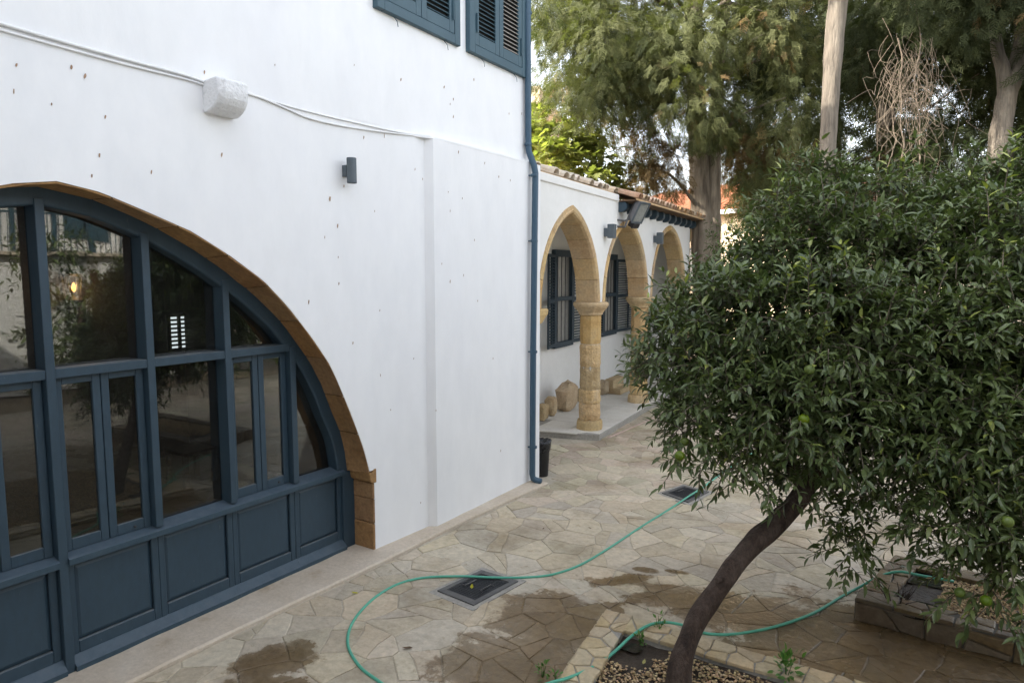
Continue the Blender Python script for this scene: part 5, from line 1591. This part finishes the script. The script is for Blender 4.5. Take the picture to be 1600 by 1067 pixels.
# ---- shrubs beyond the orange trees
def shrub(name, L, label, m, leaf=(.08, .14), per=14):
    q = at_depth(*L[0][:3])
    t = thing(name, (q[0], q[1], 0), label, 'shrub')
    cl_ = [(*at_depth(x, y, d), r) for x, y, d, r in L]
    B, D, Nn, Ls, T, tws = twig_leaves(cl_, per, leaf=leaf, nl=(5, 8), tw=.4, droop=.35)
    P, Fc, _ = place(LEAF_V, LEAF_F, B, D, norm(Nn), Ls); npmesh('crown', P, Fc, m, t, tint=np.repeat(T, len(LEAF_V)), kind='stuff')
    mb = MB()
    for k in range(6):
        a = rng.uniform(0, 6.28); mb.tube([(q[0], q[1], -.05), (q[0] + .3 * math.cos(a), q[1] + .3 * math.sin(a), 1.0), (q[0] + .7 * math.cos(a), q[1] + .7 * math.sin(a), 2.2)], [.04, .03, .01], 5)
    obj('stems', mb, M['twig'], t)
shrub('olive_shrub', [(1160, 400, 15, .8), (1180, 340, 15.5, .5), (1140, 460, 14.5, .8), (1220, 430, 14.8, .9)], 'olive green shrub between the cypress trunk and the orange tree', M['shrub'])
shrub('tall_shrub', [(1420, 420, 14, 1.0), (1500, 380, 14.5, 1.0), (1340, 420, 13.8, .9), (1580, 400, 14, 1.1), (1680, 420, 14, 1.2), (1460, 520, 13.5, 1.2), (1600, 540, 13.5, 1.2)], 'dark tall shrub closing the view behind the right hand orange tree', M['shrub'])

# ---- small weeds
WV = LEAF_V * np.array([1.5, 1, 1])
def weed(x, y, z, h, n, label, leaf=(.03, .06)):
    q = gz(x, y, z); t = thing('weed', (q[0], q[1], z), label, 'weed', 'green weeds by the planting beds')
    B = q + np.c_[rng.normal(0, h * .22, n), rng.normal(0, h * .22, n), rng.uniform(.1, 1, n) * h]
    u = B - (q + np.array([0, 0, h * .2])); D = norm(u + rng.normal(0, .03, (n, 3)))
    P, Fc, _ = place(WV, LEAF_F, B, D + np.array([0, 0, .1]), norm(rng.normal(0, .4, (n, 3)) + np.array([0, 0, 1.])), rng.uniform(*leaf, n))
    npmesh('foliage', P, Fc, M['weed'], t, tint=np.repeat(rng.random(n), len(WV)))
    mb = MB()
    for k in range(4): mb.tube([q - np.array([0, 0, .02]), q + np.array([rng.normal(0, .15) * h, rng.normal(0, .15) * h, h * .95])], [.003, .0015], 4)
    obj('stem', mb, M['weed'], t)
weed(847, 1058, .01, .11, 22, 'small bright weed at the outer foot of the low bed', (.03, .055))
weed(868, 1066, .05, .08, 10, 'tiny weed on the low bed edging at the picture foot', (.025, .04))
weed(1030, 985, .06, .13, 16, 'weed sprouting beside the hose on the low bed edging', (.03, .05))
weed(1000, 1005, .04, .07, 26, 'sparse creeping weed in the wet corner of the gravel bed', (.02, .045))
weed(1228, 1060, .06, .20, 60, 'bushy green weed on the edging right of the leaning trunk', (.04, .07))

# ---- fallen leaves
M['yellow_leaf'] = mat('fallen_leaf', [(.30, .30, .04), (.42, .36, .06)], 9, .6, 0, rnd=.2)
M['brown_leaf'] = mat('dry_leaf', [(.07, .04, .02), (.12, .07, .035)], 9, .7, 0)
def fallen(x, y, z, L, a, m, label):
    q = gz(x, y, z); mb = MB()
    ca, sa = math.cos(a), math.sin(a)
    mb.add([(q[0] + (v[0] * 1.2 * ca - v[1] * sa) * L, q[1] + (v[0] * 1.2 * sa + v[1] * ca) * L, z + .004 + abs(v[2]) * L * .7) for v in LEAF_V], [tuple(int(i) for i in f) for f in LEAF_F])
    tag(obj('fallen_leaf', mb, m), label, 'leaf', 'leaves fallen on the paving')
fallen(737, 920, .018, .09, .6, M['yellow_leaf'], 'yellow green leaf lying on the near drain cover')
fallen(560, 927, .016, .075, 1.9, M['yellow_leaf'], 'yellow leaf on the paving left of the hose loop')
fallen(1005, 1038, .06, .07, .2, M['yellow_leaf'], 'yellow leaf on the gravel of the low bed')
fallen(924, 826, .014, .05, 1.2, M['brown_leaf'], 'dark dry leaf on the paving between the two drain covers')
fallen(848, 827, .014, .05, .2, M['brown_leaf'], 'small dark dry leaf on the paving near the kerb')
fallen(645, 1012, .014, .09, 2.2, M['brown_leaf'], 'dark curled dry leaf inside the hose loop')

# ================================================================== BACKGROUND HOUSES
def far_house(name, c, size, rot, label, wall_m, roof_h, windows, eave_beam=False):
    t = thing(name, c, label, 'house')
    ca, sa = math.cos(rot), math.sin(rot)
    def P(x, y, z): return (c[0] + x * ca - y * sa, c[1] + x * sa + y * ca, z)
    w, d, h = size
    mb = MB(); mb.box(-w / 2, w / 2, -d / 2, d / 2, -.05, h, fn=P); obj('wall', mb, wall_m, t)
    if roof_h:
        mb = MB(); o = .4
        mb.add([P(-w / 2 - o, -d / 2 - o, h), P(w / 2 + o, -d / 2 - o, h), P(w / 2 + o, d / 2 + o, h), P(-w / 2 - o, d / 2 + o, h), P(-w / 2 + d * .3, 0, h + roof_h), P(w / 2 - d * .3, 0, h + roof_h)],
               [(0, 1, 5, 4), (2, 3, 4, 5), (1, 2, 5), (3, 0, 4), (3, 2, 1, 0)])
        rf_ = obj('roof', mb, M['red_roof'], t)
        rows = MB()
        n = int(w / .32)
        for k in range(n):
            x = -w / 2 - .3 + (w + .6) * k / (n - 1)
            xe = min(max(x, -w / 2 + d * .3), w / 2 - d * .3)
            rows.tube([P(x, -d / 2 - o - .02, h + .03), P((x + xe) / 2, (-d / 2 - o) * .5, h + roof_h * .5 + .04), P(xe, -.02, h + roof_h + .03)], .075, 5, cap=True)
        obj('tile_row', rows, M['red_roof'], rf_, kind='stuff')
    if eave_beam:
        mb = MB(); mb.box(-w / 2 - .42, w / 2 + .42, -d / 2 - .55, -d / 2 - .43, h - .12, h + .06, fn=P); obj('gutter', mb, M['white_metal'], t)
    for (x, z, ww, hh) in windows:
        mb = MB(); mb.box(x - ww / 2, x + ww / 2, -d / 2 - .06, -d / 2 + .02, z, z + hh, fn=P); f = obj('window', mb, M['shutter_dark'], t)
        mb = MB(); mb.box(x - ww / 2 + .08, x + ww / 2 - .08, -d / 2 - .065, -d / 2 - .055, z + .08, z + hh - .08, fn=P); obj('pane', mb, M['pane_pale'], f)
    return t
q = pd(1130, 330, 31)
far_house('red_roofed_house', (q[0], q[1] + 3, 0), (15, 7, 5.6), R(-25), 'cream house with a red tiled roof behind the cypress trunk', M['cream'], 1.7, [(-3, 2.6, 1.0, 1.5), (0, 2.6, 1.0, 1.5), (3, 2.6, 1.0, 1.5)], True)
q = pd(836, 220, 30)
far_house('beige_house', (q[0] - 3.0, q[1], 0), (7.0, 7, 10.4), R(20), 'beige plastered house glimpsed between the drainpipe and the fig tree', M['cream'], 0, [(-1, 6.5, 1, 1.5), (1.6, 6.5, 1, 1.5)])
# the house across the courtyard, seen only as a reflection in the arched glazing
opp = thing('opposite_house', (8.6, 5, 0), 'white house across the courtyard, reflected in the arched glazing', 'house')
mb = MB(); mb.box(8.2, 12, -9, 13.2, 0, 3.4); mb.box(9.4, 12, -9, 13.2, 3.4, 7.0); obj('wall', mb, M['plaster_far'], opp)
mb = MB(); mb.box(8.0, 9.4, -9, 13.2, 3.42, 3.52); mb.box(7.8, 9.4, -9, 13.2, 6.41, 6.55); obj('balcony', mb, M['kerb'], opp)
for y in np.arange(-8, 13.1, .9):
    mb = MB(); mb.box(8.05, 8.15, y - .05, y + .05, 3.52, 6.4); obj('post', mb, M['shutter'], opp)
mb = MB()
for y in np.arange(-8.9, 13.1, .14): mb.box(8.085, 8.105, y - .009, y + .009, 3.52, 4.42)
mb.box(8.07, 8.12, -9, 13.1, 4.42, 4.47); obj('railing', mb, M['shutter'], opp, kind='stuff')
for y in (-6, -3, 0, 2.6, 9.6, 11.8):
    for z in (.9, 3.9):
        X = 8.2 if z < 2 else 9.4
        mb = MB(); mb.box(X - .06, X - .002, y - .55, y + .55, z, z + 1.9); obj('window', mb, M['shutter'], opp)
# dark trees on the far side of the courtyard, also met only in the glass
for k, (x, y, h) in enumerate(((6.6, 8.0, 3.9), (6.7, 10.6, 3.7), (7.4, 13.4, 3.6), (8.6, 16.6, 4.6))):
    t = thing('courtyard_tree', (x, y, 0), ('dark evergreen tree beside the house across the courtyard', 'second dark evergreen tree across the courtyard', 'third dark evergreen tree across the courtyard', 'last dark evergreen tree across the courtyard')[k], 'tree', 'evergreen trees across the courtyard')
    cl_ = [(x + rng.normal(0, .8), y + rng.normal(0, .8), rng.uniform(.5, h - .5), rng.uniform(.5, .8)) for _ in range(18)]
    B, D, Nn, Ls, T, tws = twig_leaves(cl_, 7, leaf=(.14, .22), nl=(5, 8), tw=.4, droop=.35)
    P, Fc, _ = place(LEAF_V, LEAF_F, B, D, norm(Nn), Ls); npmesh('crown', P, Fc, M['leaf'], t, tint=np.repeat(T, len(LEAF_V)), kind='stuff')
    obj('trunk', bark_trunk([(x, y, -.05), (x + .1, y, 1.2), (x, y + .1, 2.6)], [.16, .13, .06], .1, 5, 10), M['bark_orange'], t, smooth=True)
wing = thing('unseen_wing', (1.5, -3, 0), 'unseen white wing behind the viewpoint, sized to shade the courtyard', 'house')  # out of view, added and sized to darken the faces turned towards it
mb = MB(); mb.box(-4.95, 8.0, -6, -1.2, 0, 8.2); obj('wall', mb, M['plaster_far'], wing)
mb = MB(); mb.box(-4.9, 8.2, -6.2, -1.0, 8.21, 8.4); obj('roof', mb, M['tile'], wing)
print('REST', len(rest.v), len(rest.f))
print('LEAVES', nA, nB, 'stones', ns, len(keep))
